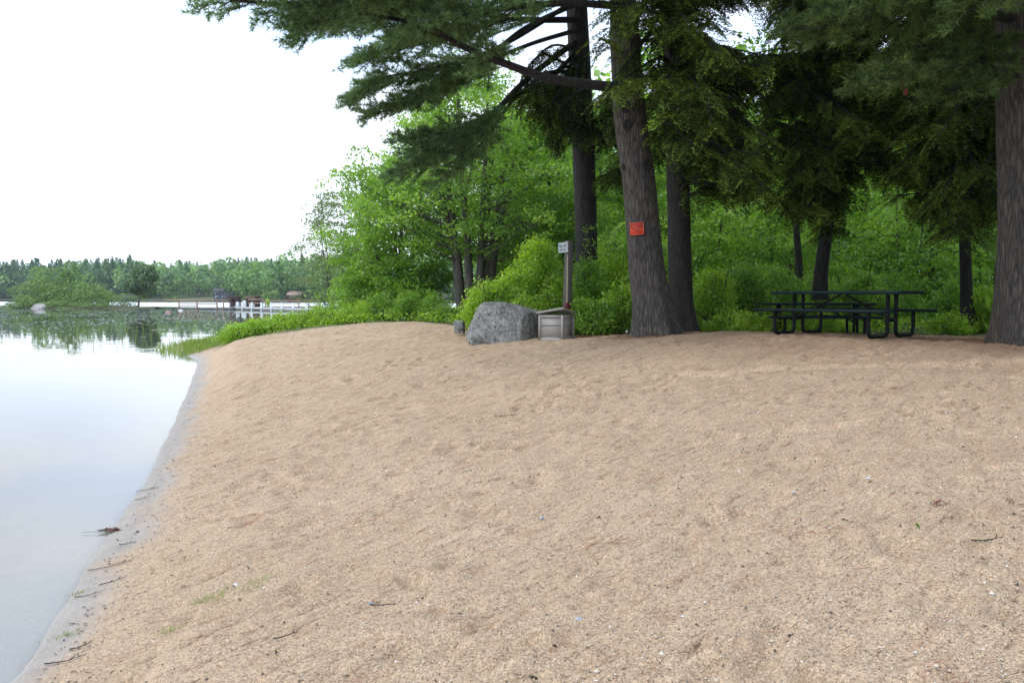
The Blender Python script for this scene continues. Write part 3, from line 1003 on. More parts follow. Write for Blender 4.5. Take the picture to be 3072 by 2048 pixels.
def rock_at(name, label, c, size, mat, seed, **kw):
    r = np.random.default_rng(seed)
    p = unit(r.normal(size=(16, 3))) * np.asarray(size) / 2
    p[:, 2] = np.clip(p[:, 2], -size[2] * 0.3, None)
    o = rock(name, label, p, mat, seed, **kw)
    o.location = tuple(c)
    return o


c0 = P(118, 926, 130.5)
rock_at("lake_rock", "pale grey rock at the island's waterline", (c0[0], c0[1], 0.1), (3.2, 2.0, 1.5), M["rock_pale"], 4, bev=0.2, amp=0.1, cuts=2, cat="rock")
c0 = P(15, 915, 145)
rock_at("lake_rock", "flat pale rock just above the water at the far end of the island", (c0[0], c0[1], 0.0), (3.0, 1.5, 0.5), M["rock_pale"], 6, bev=0.12, amp=0.05, cuts=2, cat="rock")


# ------------------------------------------------------------------ docks, floats, lily pads
def flat(u, v, d, z=0.0):
    p = P(u, v, d)
    return np.array([p[0], d, z])


def bar(mb, a, b, w, h):
    a, b = np.asarray(a, float), np.asarray(b, float)
    v = b - a
    ln = np.linalg.norm(v)
    x = v / ln
    y = unit(np.cross([0, 0, 1.0], x)) if abs(x[2]) < 0.95 else np.array([1.0, 0, 0])
    z = np.cross(x, y)
    return mb.box((a + b) / 2, (ln, w, h), M=np.stack([x, y, z], 1))


def dock(name, label, a, b, deck_z, posts, post_mat, rail_mat, rails, deck_mat, group=None, wid=1.3, post_lo=-0.6, post_hi=1.3, pw=0.16):
    a, b = np.asarray(a, float), np.asarray(b, float)
    t = thing(name, label, "dock", a, group=group)
    D = b - a
    bar(MB(), [0, 0, deck_z], D + [0, 0, deck_z], wid, 0.22).build("deck", deck_mat, t)
    side = unit(np.cross([0, 0, 1.0], unit(D))) * (wid / 2 + pw / 2 + .01)
    side = side if side[1] < 0 else -side
    for q in posts:
        c = D * q + side
        MB().box(c + [0, 0, (post_lo + post_hi) / 2], (pw, pw, post_hi - post_lo), rz=math.atan2(D[1], D[0])).build("post", post_mat, t)
    side2 = side * (1 + (pw / 2 + .05) / np.linalg.norm(side))
    for z, q0, q1, h in rails:
        bar(MB(), D * q0 + side2 + [0, 0, z], D * q1 + side2 + [0, 0, z], 0.06, h).build("rail", rail_mat, t)
    return t


dock("dock", "long wooden dock with brown rails reaching from the island tree side", flat(545, 920, 128), flat(700, 920, 123), 0.22,
     (0.04, 0.4, 0.78, 0.9), M["dock_brown"], M["dock_brown"], [(1.42, -0.25, 1.0, 0.16), (0.85, 0.05, 0.8, 0.14), (0.5, 0.05, 0.42, 0.12)], M["dock_grey"], wid=1.6, post_hi=1.45)
dock("dock", "pale dock lined with short white posts in front of the wooden stacks", flat(722, 920, 122), flat(1120, 920, 96), 0.2,
     (0.07, 0.155, 0.24, 0.325, 0.41, 0.50, 0.60, 0.72, 0.86), M["dock_white"], M["dock_white"], [(0.36, 0.0, 1.0, 0.12)], M["dock_grey"], wid=1.5, post_lo=-0.7, post_hi=1.12, pw=0.2)
dock("dock", "brown railed walkway running behind the white post dock", flat(790, 915, 134), flat(1120, 915, 128), 0.25,
     (0.05, 0.2, 0.36, 0.45, 0.55, 0.66, 0.78, 0.9), M["dock_brown"], M["dock_brown"], [(1.25, 0.0, 1.0, 0.15), (0.8, 0.0, 0.38, 0.12)], M["dock_grey"], wid=1.6, post_hi=1.25, pw=0.14)
rl = thing("dock_bench", "brown wooden bench rail between the two stacks' white posts", "bench", flat(768, 920, 119.5, 0.34), R(-14))
for z in (0.62, 1.18):
    MB().box([0, 0, z], (2.3, 0.3, 0.14)).build("rail", M["dock_brown"], rl)
for x in (-1.0, 1.0):
    MB().box([x, 0, 0.27], (0.14, 0.2, 0.55)).build("leg", M["dock_white"], rl)


def stack(name, label, c, w, d, h, n, top_white=False, gap=None):
    """A stack of weathered boards with air between them."""
    t = thing(name, label, "lumber stack", c, R(-12))
    st = h / n
    for k in range(n):
        if gap and k in gap:
            for sx in (-1, 1):
                MB().box([sx * (w / 2 - 0.25), 0, (k + .5) * st], (0.5 if sx < 0 else .3, d * .9, st)).build("block", M["dark_wood"], t)
            continue
        MB().box([0, 0, k * st + st * 0.32], (w * (0.93 + 0.07 * ((k * 7) % 3 - 1)), d, st * 0.62)).build("board", M["dark_wood"], t)
        if k < n - 1:
            MB().box([-w * .3, 0, k * st + st * 0.815], (0.14, d * .96, st * 0.37)).build("spacer", M["dark_wood"], t)
            MB().box([w * .3, 0, k * st + st * 0.815], (0.14, d * .96, st * 0.37)).build("spacer", M["dark_wood"], t)
    if top_white:
        MB().box([-0.2, -d * .52, h * 0.84], (w * .74, .08, .14)).build("pale_board", M["dock_brown"], t)
    return t


stack("board_stack", "tall open stack of dark brown boards on the dock nearest the island", flat(706, 920, 123.5, 0.35), 1.45, 1.3, 1.75, 6, gap=(2, 3))
stack("board_stack", "wide slatted stack of dark boards on the dock with one pale board on its side", flat(760, 920, 123.5, 0.35), 2.3, 1.5, 1.72, 9, True)
for u, v, d, lab, m_ in ((460, 898, 175, "white float drifting just past the island tree", "white"), (498, 898, 170, "small white float at the tip of the dock rail", "white"),
                         (504, 937, 100, "faded red and white float among the lily pads", "redbuoy"), (542, 931, 112, "pale float among the lily pads below the dock rail", "white")):
    t = thing("buoy", lab, "buoy", flat(u, v, d, 0.0), group="floats on the lake")
    th = np.linspace(0, math.pi, 9)
    MB().tube(np.stack([0 * th, 0 * th, -0.12 * np.cos(th) + .04], -1), 0.30 * np.sin(th) + 0.012, 12).build("float", M[m_], t, smooth=True)
    MB().tube([[0, 0, .15], [0, 0, .30]], 0.03, 6).build("cap", M["white"], t)
for u, v, d, hh, lab, in ((713, 920, 121.2, .75, "white tilted plastic bin at the dock stack's foot"), (733, 916, 121.5, .95, "white upright barrel between the two board stacks")):
    t = thing("barrel", lab, "barrel", flat(u, v, d, 0.33))
    MB().tube([[0, 0, 0], [0, 0, .08], [0, 0, hh * .5], [0, 0, hh - .08], [0, 0, hh]], [.2, .24, .27, .24, .2], 14).build("drum", M["white"], t, smooth=True)
    MB().tube([[0, 0, hh + .004], [0, 0, hh + .06]], [.15, .13], 12).build("lid", M["white"], t)
small_tree("sapling", "bright little sapling growing up beside the white post dock", "sapling", flat(803, 925, 119, 0.0), 2.0, 1.0, "bright", 61, False, 300, 0.09)

r = np.random.default_rng(12)
mb = MB()
hx = np.array([[math.cos(a), math.sin(a), 0] for a in np.linspace(0.25, 2 * math.pi - 0.25, 8)])
pads = []
for _ in range(3600):
    d = 40 + 84 * r.random() ** 0.75
    u = r.uniform(-260, 720)
    x = (u - 1536) / FPX * d
    if shore_dist(x, d) > -2.5: continue
    den = 0.15 + 0.85 * (vnoise(np.array(x * .12), np.array(d * .055), 70) > -0.08) * sstep(36, 62, d)
    if u > 520 and d < 60: den *= 0.6
    if r.random() < den: pads.append((x, d))
for x, d in pads:
    s = r.uniform(0.09, 0.20)
    th = r.uniform(0, 6.28)
    tilt = r.normal(size=2) * 0.10
    c, sn = math.cos(th), math.sin(th)
    v = hx @ np.array([[c, sn, 0], [-sn, c, 0], [0, 0, 1]]) * s
    v[:, 2] = np.abs(v[:, 0] * tilt[0] + v[:, 1] * tilt[1]) + 0.006
    mb.add(np.vstack([v + [x, d, 0], [[x, d, 0.007]]]), [[i, i + 1, 8] for i in range(7)], r.random())
tag(mb.build("lily_pads", M["lily"]), "floating lily pads scattered over the quiet lake", "lily pads", kind="stuff")


def blades(name, label, cat, pts, hmin, hmax, mat, seed, width=0.006, lean=0.35):
    r = np.random.default_rng(seed)
    pts = np.asarray(pts)
    n = len(pts)
    h = r.uniform(hmin, hmax, n)
    th = r.uniform(0, 6.28, n)
    ln = r.uniform(0.05, lean, n)
    dx = np.stack([np.cos(th) * ln, np.sin(th) * ln, np.zeros(n)], -1)
    sd = np.stack([-np.sin(th), np.cos(th), np.zeros(n)], -1) * (width * r.uniform(.7, 1.4, n))[:, None]
    up = np.array([0, 0, 1.0])
    m = pts + dx * 0.35 * h[:, None] + up * h[:, None] * .6
    tip = pts + dx * h[:, None] * 1.2 + up * h[:, None] * (1 - ln[:, None] * .3)
    V = np.stack([pts - sd, pts + sd, m + sd * .7, m - sd * .7, tip], 1).reshape(-1, 3)
    k = np.arange(n)[:, None] * 5
    tt = np.clip(0.5 + r.normal(size=n) * .25, 0, 1)
    mb = MB()
    mb.add(V, k + np.array([[0, 1, 2, 3]]), tt)
    mb.F.append((k + np.array([[3, 2, 4]])))
    mb.T.append(tt)
    o = mb.build(name, M[mat])
    return tag(o, label, cat, kind="stuff")


r = np.random.default_rng(21)
pts = []
while len(pts) < 5000:
    x, y = r.uniform(-15.5, -9.5), r.uniform(28.5, 36)
    s = float(shore_dist(x, y))
    if x < (505 + 75 * r.normal() - 1536) / FPX * y or (x < (545 - 1536) / FPX * y and r.random() < .5): continue
    if -2.2 < s < 2.2 and r.random() < (0.25 if s < -0.8 else 1.0) and y > 28.2 + 0.35 * (x + 12):
        pts.append((x, y, max(gz(x, y), -0.25) - 0.02))
blades("shore_grass", "pale green grass on the waterline at the beach point", "grass", pts, 0.12, 0.36, "grass", 3, 0.010)
pts = [(x, y, -0.1) for x, y in zip(r.uniform(-26, -12, 420), r.uniform(33, 60, 420)) if shore_dist(x, y) < -0.8]
blades("reeds", "thin sparse reeds standing in the shallow lake", "reeds", pts, 0.25, 0.75, "grass", 4, 0.008, 0.25)


# ------------------------------------------------------------------ trunks
def trunk_mesh(mb, path, radii, seed, flare=0.5, flare_h=0.9, lobes=6, n=88, rough=0.055):
    path = np.asarray(path, float)
    L = np.linalg.norm(np.diff(path, axis=0), axis=1).sum()
    m = int(L / 0.045) + 2
    c = curve(path, m)
    rad = np.interp(np.linspace(0, 1, m), np.linspace(0, 1, len(radii)), radii)
    th = np.linspace(0, 2 * math.pi, n, endpoint=False)
    hgt = c[:, 2] - c[0, 2]
    TH, HH = np.meshgrid(th, hgt)
    fl = np.exp(-np.clip(HH, 0, None) / flare_h * 2.2)
    r = np.random.default_rng(seed)
    ph = r.uniform(0, 6.28, 3)
    lob = 0.5 + 0.5 * np.cos(TH * lobes + ph[0] + 0.8 * np.sin(TH * 2 + ph[1]))
    RR = rad[:, None] * (1 + flare * fl * (0.35 + 0.85 * lob ** 1.5))
    # bark plates: ridges that run up the stem and break
    nn = vnoise(np.cos(TH) * 7 + 20 + np.sin(TH) * 7 * 1.7, HH * 1.6 + np.sin(TH) * 5, seed) + 0.6 * vnoise(TH * 9, HH * 3.2, seed + 3) * np.sin(TH / 2) ** 2
    RR = RR * (1 + rough * nn + 0.05 * vnoise(np.cos(TH) * 1.3 + 5, HH * .7 + np.sin(TH), seed + 9))
    X = c[:, None, 0] + RR * np.cos(TH)
    Y = c[:, None, 1] + RR * np.sin(TH)
    Z = np.broadcast_to(c[:, None, 2], X.shape)
    i = np.arange(m - 1)[:, None] * n
    j = np.arange(n)[None]
    k = (j + 1) % n
    mb.add(np.stack([X, Y, Z], -1).reshape(-1, 3), np.stack([i + j, i + k, i + n + k, i + n + j], -1).reshape(-1, 4))
    return c, rad


def px_path(pts):
    return np.array([P(*p) for p in pts])


def wpx(w, d):
    return w / 2.0 / FPX * d


def needles_on(mb, p, d, n, L, r, W=0.007, cone=0.85):
    """Needle tufts: p (k,3) points, d (k,3) twig directions, n needles each."""
    k = len(p)
    pp = np.repeat(p, n, 0)
    dd = unit(np.repeat(d, n, 0) + r.normal(size=(k * n, 3)) * cone)
    dd[:, 2] += 0.06
    ln = L * r.uniform(.7, 1.2, (k * n, 1))
    sd = unit(np.cross(dd, r.normal(size=(k * n, 3)))) * W
    V = np.stack([pp - sd, pp + sd, pp + dd * ln], 1).reshape(-1, 3)
    t0 = np.repeat(np.clip(r.normal(0.5, 0.2, k), 0, 1), n)
    mb.add(V, np.arange(k * n * 3).reshape(-1, 3), np.clip(t0 + r.normal(size=k * n) * .1, 0, 1))


def pine_limb(ctrl, r0, wood, leaf, r, sub_len=1.5, start=0.3, dens=1.0, L=0.125, nn=12, droop=0.12):
    ctrl = np.asarray(ctrl, float)
    ln = np.linalg.norm(np.diff(ctrl, axis=0), axis=1).sum()
    m = max(10, int(ln / 0.12))
    c = curve(ctrl, m)
    t = np.linspace(0, 1, m)
    wood.tube(c, r0 * (1 - t) ** 0.8 + 0.008, 8)
    tan = unit(np.gradient(c, axis=0))
    P_, D_ = [], []
    nsub = int(ln * (1 - start) / 0.125 * dens)
    for k in range(nsub):
        q = start + (1 - start) * (k + r.random()) / nsub
        i = min(m - 1, int(q * (m - 1)))
        sgn = 1 if k % 2 else -1
        side = unit(np.cross(tan[i], [0, 0, 1.0])) * sgn
        dr = unit(tan[i] * r.uniform(.5, 1.0) + side * r.uniform(.35, 1.0) + np.array([0, 0, r.uniform(-.45, .35)]))
        sl = sub_len * (1.05 - 0.65 * q) * r.uniform(.55, 1.15)
        mm = 8
        s = np.linspace(0, 1, mm)[:, None]
        sub = c[i] + dr * sl * s + np.array([0, 0, 1.0]) * (s * (0.10 - droop * s)) * sl + side * 0.05 * np.sin(s * 5)
        wood.tube(sub, (0.013 * (1 - s[:, 0]) + 0.004) * min(1.5, sl), 4, cap=False)
        st = unit(np.gradient(sub, axis=0))
        for w in range(int(sl / 0.085)):
            q2 = 0.18 + 0.82 * (w + r.random()) / max(1, int(sl / 0.085))
            j = min(mm - 1, int(q2 * (mm - 1)))
            base = sub[j] + (sub[min(j + 1, mm - 1)] - sub[j]) * (q2 * (mm - 1) - j)
            sd = unit(np.cross(st[j], [0, 0, 1.0])) * (1 if w % 2 else -1)
            td = unit(st[j] * .8 + sd * r.uniform(.2, .9) + np.array([0, 0, r.uniform(-.05, .4)]))
            tl = 0.30 * (1.15 - .6 * q2) * r.uniform(.6, 1.2)
            wood.tube([base, base + td * tl * .55, base + td * tl + [0, 0, .02]], [.004, .003, .002], 3, cap=False)
            kk = max(2, int(tl / 0.06))
            f = np.linspace(.35, 1.0, kk)[:, None]
            P_.append(base + td * tl * f)
            D_.append(np.repeat(td[None], kk, 0))
    if P_:
        needles_on(leaf, np.vstack(P_), np.vstack(D_), nn, L, r)


def spray_template():
    c, a, b, q, t = [], [], [], [], []
    xs = np.linspace(0.06, 0.98, 12)
    for k, x in enumerate(xs):
        for s in (-1, 1):
            l = 0.36 * (1 - x) ** 0.7 + 0.05
            dirv = np.array([0.62, s * 0.78, 0.0])
            m = max(2, int(l / 0.062))
            for i in range(m):
                f = (i + .7) / m
                p = np.array([x, 0, 0]) + dirv * l * f
                ss = 1 if i % 2 else -1
                ax = unit(dirv + np.array([-dirv[1], dirv[0], 0]) * .7 * ss)
                c.append(p); a.append(ax); b.append(np.array([-ax[1], ax[0], 0.0])); q.append(.105); t.append(f)
    return np.array(c), np.array(a), np.array(b), np.array(q), np.array(t)


SPR = spray_template()


def hem_sprays(mb, base, axis, size, r, tint):
    """Flat drooping hemlock sprays: base (k,3), axis (k,3), size (k,)."""
    c, a, b, q, t = SPR
    k, n = len(base), len(c)
    ax = unit(axis)
    lat = unit(np.cross([0, 0, 1.0], ax) + r.normal(size=(k, 3)) * 0.25)
    nor = np.cross(ax, lat)
    B = np.stack([ax, lat, nor], 1)                       # rows
    cc = np.repeat(c[None], k, 0).copy()
    cc[:, :, 2] -= (0.30 * cc[:, :, 0] ** 2 + 0.5 * np.abs(cc[:, :, 1]) ** 1.3)
    cc += r.normal(size=cc.shape) * 0.012
    W = np.einsum('kni,kij->knj', cc, B) * size[:, None, None] + base[:, None]
    aa = np.repeat(a[None], k, 0) + r.normal(size=(k, n, 3)) * 0.25
    A_ = unit(np.einsum('kni,kij->knj', aa, B))
    N_ = nor[:, None] + r.normal(size=(k, n, 3)) * 0.35
    S_ = unit(np.cross(N_, A_))
    sz = (q[None] * size[:, None] * r.uniform(.7, 1.3, (k, n))).ravel()
    V, F = quads(W.reshape(-1, 3), A_.reshape(-1, 3), S_.reshape(-1, 3), sz, sz * .42)
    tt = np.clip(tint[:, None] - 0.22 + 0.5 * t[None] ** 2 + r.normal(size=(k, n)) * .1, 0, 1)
    mb.add(V, F, tt.ravel())


def hem_limb(start, end, wood, leaf, r, r0=0.05, tint=0.35, rise=0.12, size=(0.5, 0.9), spc=0.12, hang=0.35, inner=0.22):
    start, end = np.asarray(start, float), np.asarray(end, float)
    ln = np.linalg.norm(end - start)
    mid = (start + end) / 2 + [0, 0, rise * ln] + r.normal(size=3) * .08 * ln
    m = max(8, int(ln / .2))
    c = curve([start, mid, end], m)
    t = np.linspace(0, 1, m)
    wood.tube(c, r0 * (1 - t) ** .8 * min(1, ln / 3) + .006, 6, cap=False)
    tan = unit(np.gradient(c, axis=0))
    k = max(3, int(ln * (1 - inner) / spc))
    q = inner + (1 - inner) * (np.arange(k) + r.random(k)) / k
    i = np.minimum((q * (m - 1)).astype(int), m - 1)
    side = unit(np.cross(tan[i], [0, 0, 1.0])) * np.where(np.arange(k) % 2, 1, -1)[:, None]
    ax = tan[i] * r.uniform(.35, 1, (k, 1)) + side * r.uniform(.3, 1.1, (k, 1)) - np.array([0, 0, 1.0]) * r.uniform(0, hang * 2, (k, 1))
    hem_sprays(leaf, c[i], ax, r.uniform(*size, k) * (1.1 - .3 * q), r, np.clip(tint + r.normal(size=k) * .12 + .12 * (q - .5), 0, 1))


def in_poly(u, v, poly):
    ins = False
    for (x1, y1), (x2, y2) in zip(poly, poly[1:] + poly[:1]):
        if (y1 > v) != (y2 > v) and u < (x2 - x1) * (v - y1) / (y2 - y1) + x1:
            ins = not ins
    return ins


# --- the big leaning pine that carries the warning sign
A_PTS = [(1968, 1012, 16.5), (1960, 950, 16.5), (1953, 890, 16.5), (1938, 790, 16.5), (1929, 680, 16.5), (1914, 520, 16.5), (1892, 360, 16.5), (1881, 210, 16.5), (1872, 60, 16.5), (1858, -180, 16.5), (1845, -420, 16.6), (1835, -800, 16.8)]
A_R = [wpx(w, 16.5) for w in (118, 113, 109, 104, 101, 98, 96, 90, 82, 70, 55, 25)]
B_PTS = [(2054, 1000, 18.2), (2044, 900, 18.2), (2039, 760, 18.2), (2035, 570, 18.2), (2027, 350, 18.2), (2020, 100, 18.2), (2012, -250, 18.2), (2005, -700, 18.2)]
B_R = [wpx(w, 18.2) for w in (74, 70, 68, 68, 66, 62, 48, 18)]
C_PTS = [(1763, 985, 21), (1761, 836, 21), (1757, 650, 21), (1750, 400, 21), (1742, 250, 21), (1730, 0, 21), (1718, -300, 21), (1710, -700, 21)]
C_R = [wpx(w, 21) for w in (66, 65, 65, 66, 64, 60, 48, 18)]
D_PTS = [(3090, 1045, 12.5), (3087, 900, 12.5), (3085, 700, 12.5), (3080, 300, 12.5), (3074, 0, 12.5), (3060, -500, 12.6), (3050, -1000, 12.8)]
D_R = [wpx(w, 12.5) for w in (168, 160, 158, 158, 152, 120, 60)]

pine_a = thing("pine_tree", "big leaning pine trunk with the red warning sign nailed to it", "pine tree", P(1968, 1000, 16.5))
oA = np.array(pine_a.location)
tm = MB()
trunk_mesh(tm, px_path(A_PTS), A_R, 3, flare=0.48, flare_h=1.0, lobes=5)
tm.build("trunk", M["bark"], pine_a, smooth=True, origin=oA)
for u, v, s in ((1870, 330, .10), (1875, 385, .085), (1931, 503, .095), (1866, 505, .05)):
    kb = MB()
    ctr = P(u, v, 16.5)
    axis_c = np.interp(v, [p[1] for p in A_PTS][::-1], [P(*p)[0] for p in A_PTS][::-1])
    rr = np.interp(v, [p[1] for p in A_PTS][::-1], A_R[::-1])
    off = np.clip((ctr[0] - axis_c) / rr, -.9, .9)
    nrm = np.array([off, -math.sqrt(1 - off * off), 0])
    ctr = np.array([axis_c, 16.5, ctr[2]]) + nrm * (rr * 0.95)
    sdv = np.cross(nrm, [0, 0, 1.0])
    th = np.linspace(0, 2 * math.pi, 17)
    ring = ctr + nrm * .025 + np.outer(np.cos(th), sdv) * s * .75 + np.outer(np.sin(th), [0, 0, 1.0]) * s
    kb.tube(ring, s * .34, 7, cap=False)
    kb.tube([ctr, ctr + nrm * .02, ctr + nrm * .05], [s * .5, s * .42, s * .2], 9)
    kb.build("knot", M["bark_dark"], pine_a, smooth=True, origin=oA)

r = np.random.default_rng(101)
wood, leaf = MB(), MB()
A_LIMBS = [
    ([(1885, 262, 16.4), (1803, 258, 16.2), (1645, 235, 15.8), (1528, 196, 15.4), (1410, 150, 15.0), (1280, 85, 14.6), (1120, 45, 14.2), (960, 40, 13.9)], .105, 1.5, .42, 1.2),
    ([(1866, -60, 16.4), (1600, -50, 15.2), (1300, -30, 14.2), (1040, 0, 13.4), (830, 12, 12.9), (640, -8, 12.5)], .09, 1.25, .3, 1.3),
    ([(1860, -150, 16.3), (1500, -90, 15), (1200, -20, 14.1), (1000, 50, 13.5), (920, 85, 13.2)], .08, 1.2, .3, 1.3),
    ([(1872, 20, 16.3), (1700, 10, 15.4), (1520, 25, 14.9), (1340, 60, 14.4), (1200, 100, 14.0)], .07, 1.3, .25, 1.3),
    ([(1862, -220, 16.3), (1500, -210, 14.5), (1150, -120, 13.2), (860, -50, 12.6)], .08, 1.4, .3, 1.0),
    ([(1875, -90, 16.6), (2000, -140, 15.6), (2150, -120, 14.6)], .07, 1.3, .25, .8),
    ([(1868, -40, 16.7), (1700, -80, 18.5), (1560, -60, 20)], .07, 1.4, .25, .8),
    ([(1850, -350, 16.4), (1600, -380, 15), (1300, -330, 13.8)], .07, 1.5, .25, .6),
    ([(1850, -330, 16.7), (2050, -380, 16), (2300, -350, 15)], .07, 1.5, .25, .6)]
for pts, r0, sl, st, dn in A_LIMBS:
    pine_limb(px_path(pts), r0, wood, leaf, r, sl, st, dn * 1.15)
cr = leaf.build("crown", M["pine"], pine_a, origin=oA)
wood.build("limbs", M["bark_dark"], cr, origin=oA)

# --- the straight pine behind the sign post
pine_c = thing("pine_tree", "straight dark pine trunk rising behind the wooden sign post", "pine tree", P(1763, 975, 21))
oC = np.array(pine_c.location)
tm = MB()
trunk_mesh(tm, px_path(C_PTS), C_R, 8, flare=0.3)
tm.build("trunk", M["bark_dark"], pine_c, smooth=True, origin=oC)
wood, leaf = MB(), MB()
C_LIMBS = [
    ([(1738, 118, 20.9), (1660, 175, 20.4), (1567, 250, 19.9), (1502, 316, 19.5), (1410, 405, 19.0), (1306, 478, 18.5), (1215, 505, 18.1)], .075, 1.6, .5, 1.9),
    ([(1740, 150, 20.9), (1640, 240, 20.2), (1530, 300, 19.7), (1440, 370, 19.2), (1340, 430, 18.8), (1250, 460, 18.4)], .05, 1.3, .5, 1.5),
    ([(1640, 215, 20.4), (1540, 300, 19.9), (1470, 400, 19.3), (1400, 480, 18.9), (1310, 545, 18.5)], .04, 1.2, .45, 1.6),
    ([(1620, 200, 20.3), (1500, 320, 19.4), (1400, 375, 19.0), (1300, 405, 18.6), (1205, 415, 18.2)], .04, 1.2, .45, 1.4),
    ([(1733, 60, 20.8), (1580, 59, 20), (1436, 39, 19), (1250, 25, 18), (1060, 15, 17.2)], .075, 1.6, .2, 1.25),
    ([(1731, 10, 20.7), (1560, 95, 19.8), (1410, 225, 19), (1260, 305, 18.3), (1110, 345, 17.8)], .06, 1.35, .34, 1.5),
    ([(1730, 0, 20.6), (1500, 140, 19.4), (1300, 205, 18.5), (1150, 235, 18), (1070, 285, 17.7)], .055, 1.35, .34, 1.5),
    ([(1728, -20, 20.6), (1450, 80, 18.6), (1250, 135, 17.6), (1085, 165, 17)], .055, 1.35, .3, 1.5),
    ([(1734, 90, 20.7), (1600, 130, 19.8), (1450, 190, 19.2), (1330, 245, 18.6), (1190, 300, 18.0)], .05, 1.2, .35, 1.2),
    ([(1727, -60, 20.6), (1500, -30, 19), (1300, 20, 18), (1130, 60, 17.2), (1000, 90, 16.8)], .06, 1.5, .3, 1.2),
    ([(1722, -150, 21.1), (1850, -140, 20), (1990, -60, 19)], .06, 1.4, .25, .9),
    ([(1720, -250, 20.8), (1500, -260, 19), (1200, -200, 17.5)], .06, 1.6, .25, .8),
    ([(1715, -400, 21), (1500, -420, 20), (1300, -380, 19)], .06, 1.5, .25, .6)]
for pts, r0, sl, st, dn in C_LIMBS:
    pine_limb(px_path(pts), r0, wood, leaf, r, sl, st, dn * 1.1)
cr = leaf.build("crown", M["pine"], pine_c, origin=oC)
wood.build("limbs", M["bark_dark"], cr, origin=oC)

# --- the pine at the right edge
pine_d = thing("pine_tree", "thick pine trunk with spreading roots beyond the picnic tables", "pine tree", P(3084, 1035, 12.5))
oD = np.array(pine_d.location)
tm = MB()
trunk_mesh(tm, px_path(D_PTS), D_R, 14, flare=0.45, flare_h=1.1, lobes=5)
tm.build("trunk", M["bark"], pine_d, smooth=True, origin=oD)
wood, leaf = MB(), MB()
D_LIMBS = [
    ([(3060, 60, 12.4), (2900, 35, 11.7), (2700, 40, 11.0), (2560, 60, 10.6), (2440, 85, 10.2)], .07, 1.1, .2, 1.4),
    ([(3065, 170, 12.4), (2950, 180, 11.9), (2830, 205, 11.4), (2700, 235, 10.9), (2630, 240, 10.7)], .06, .9, .2, 1.4),
    ([(3060, -60, 12.4), (2850, -40, 11.5), (2650, -5, 10.8), (2480, 35, 10.4)], .07, 1.1, .2, 1.3),
    ([(3065, 110, 12.5), (2930, 120, 12.0), (2800, 130, 11.5), (2690, 160, 11.2)], .05, 1.0, .2, 1.3),
    ([(3068, 230, 12.4), (2990, 235, 11.9), (2900, 260, 11.5), (2830, 275, 11.2)], .05, .8, .2, 1.2),
    ([(3060, -200, 12.4), (2800, -190, 11.0), (2550, -130, 10.0)], .07, 1.3, .2, .9),
    ([(3060, -120, 12.2), (3000, -60, 10.8), (2950, 20, 9.8)], .06, 1.1, .25, 1.2),
    ([(3060, 40, 12.6), (2950, 60, 13.5), (2820, 90, 14)], .06, 1.1, .2, 1.0),
    ([(3055, -300, 12.4), (2900, -330, 10.6), (2700, -300, 9.6)], .07, 1.3, .2, .7)]
for pts, r0, sl, st, dn in D_LIMBS:
    pine_limb(px_path(pts), r0, wood, leaf, r, sl, st, dn * 1.1, nn=12)
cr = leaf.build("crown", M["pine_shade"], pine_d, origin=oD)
wood.build("limbs", M["bark_dark"], cr, origin=oD)

def shade_crown(parent, o, mat, c, z0, z1, rad, n, seed, L=.42, side=False, wf=.4):
    """Unseen crown added out of view to shade the sand under a tree."""
    r = np.random.default_rng(seed)
    k = r.integers(0, 46, n)
    h = r.random(46) ** .8
    th = r.uniform(0, 6.283, 46)
    q = .15 + .85 * r.random(n)
    rr = rad * (1.05 - .8 * h[k]) * q
    pos = np.stack([c[0] + np.cos(th[k]) * rr, c[1] + np.sin(th[k]) * rr, z0 + (z1 - z0) * h[k] + .15 * rr], -1) + r.normal(size=(n, 3)) * [.38, .38, .22]
    keep = pos[:, 2] > 3.0 + .375 * pos[:, 1]
    if side:
        keep = (pos[:, 0] > .66 * pos[:, 1] + .6) & (pos[:, 2] > 2.4)
    pos = pos[keep]
    a, b = rand_frames(len(pos), r, .7)
    V, F = quads(pos, a, b, L * r.uniform(.7, 1.3, len(pos)), L * wf)
    MB().add(V, F, np.clip(.4 + r.normal(size=len(F)) * .15, 0, 1)).build("shade_crown", M[mat], parent, origin=o)


shade_crown(pine_d, oD, "pine_shade", (7.3, 12.3), 6.2, 17, 7.6, 24000, 71)
shade_crown(pine_d, oD, "pine_shade", (10.2, 10.2), 2.6, 9, 5.0, 42000, 75, .26, side=True, wf=.22)  # unseen low side boughs, added to darken the sand on the right
shade_crown(pine_a, oA, "pine", (2.1, 16.5), 9.0, 20, 4.8, 9000, 72)
shade_crown(pine_c, oC, "pine", (1.5, 21), 10.5, 21, 4.6, 8000, 73)


# --- hemlocks whose drooping boughs fill the upper right
HEM_POLY = [(1985, -60), (3080, -60), (3080, 640), (2900, 690), (2760, 720), (2640, 610), (2560, 640), (2470, 720), (2400, 690), (2330, 620), (2240, 590), (2190, 570), (2140, 480), (2060, 430),
            (2000, 380), (1990, 250), (2010, 160)]


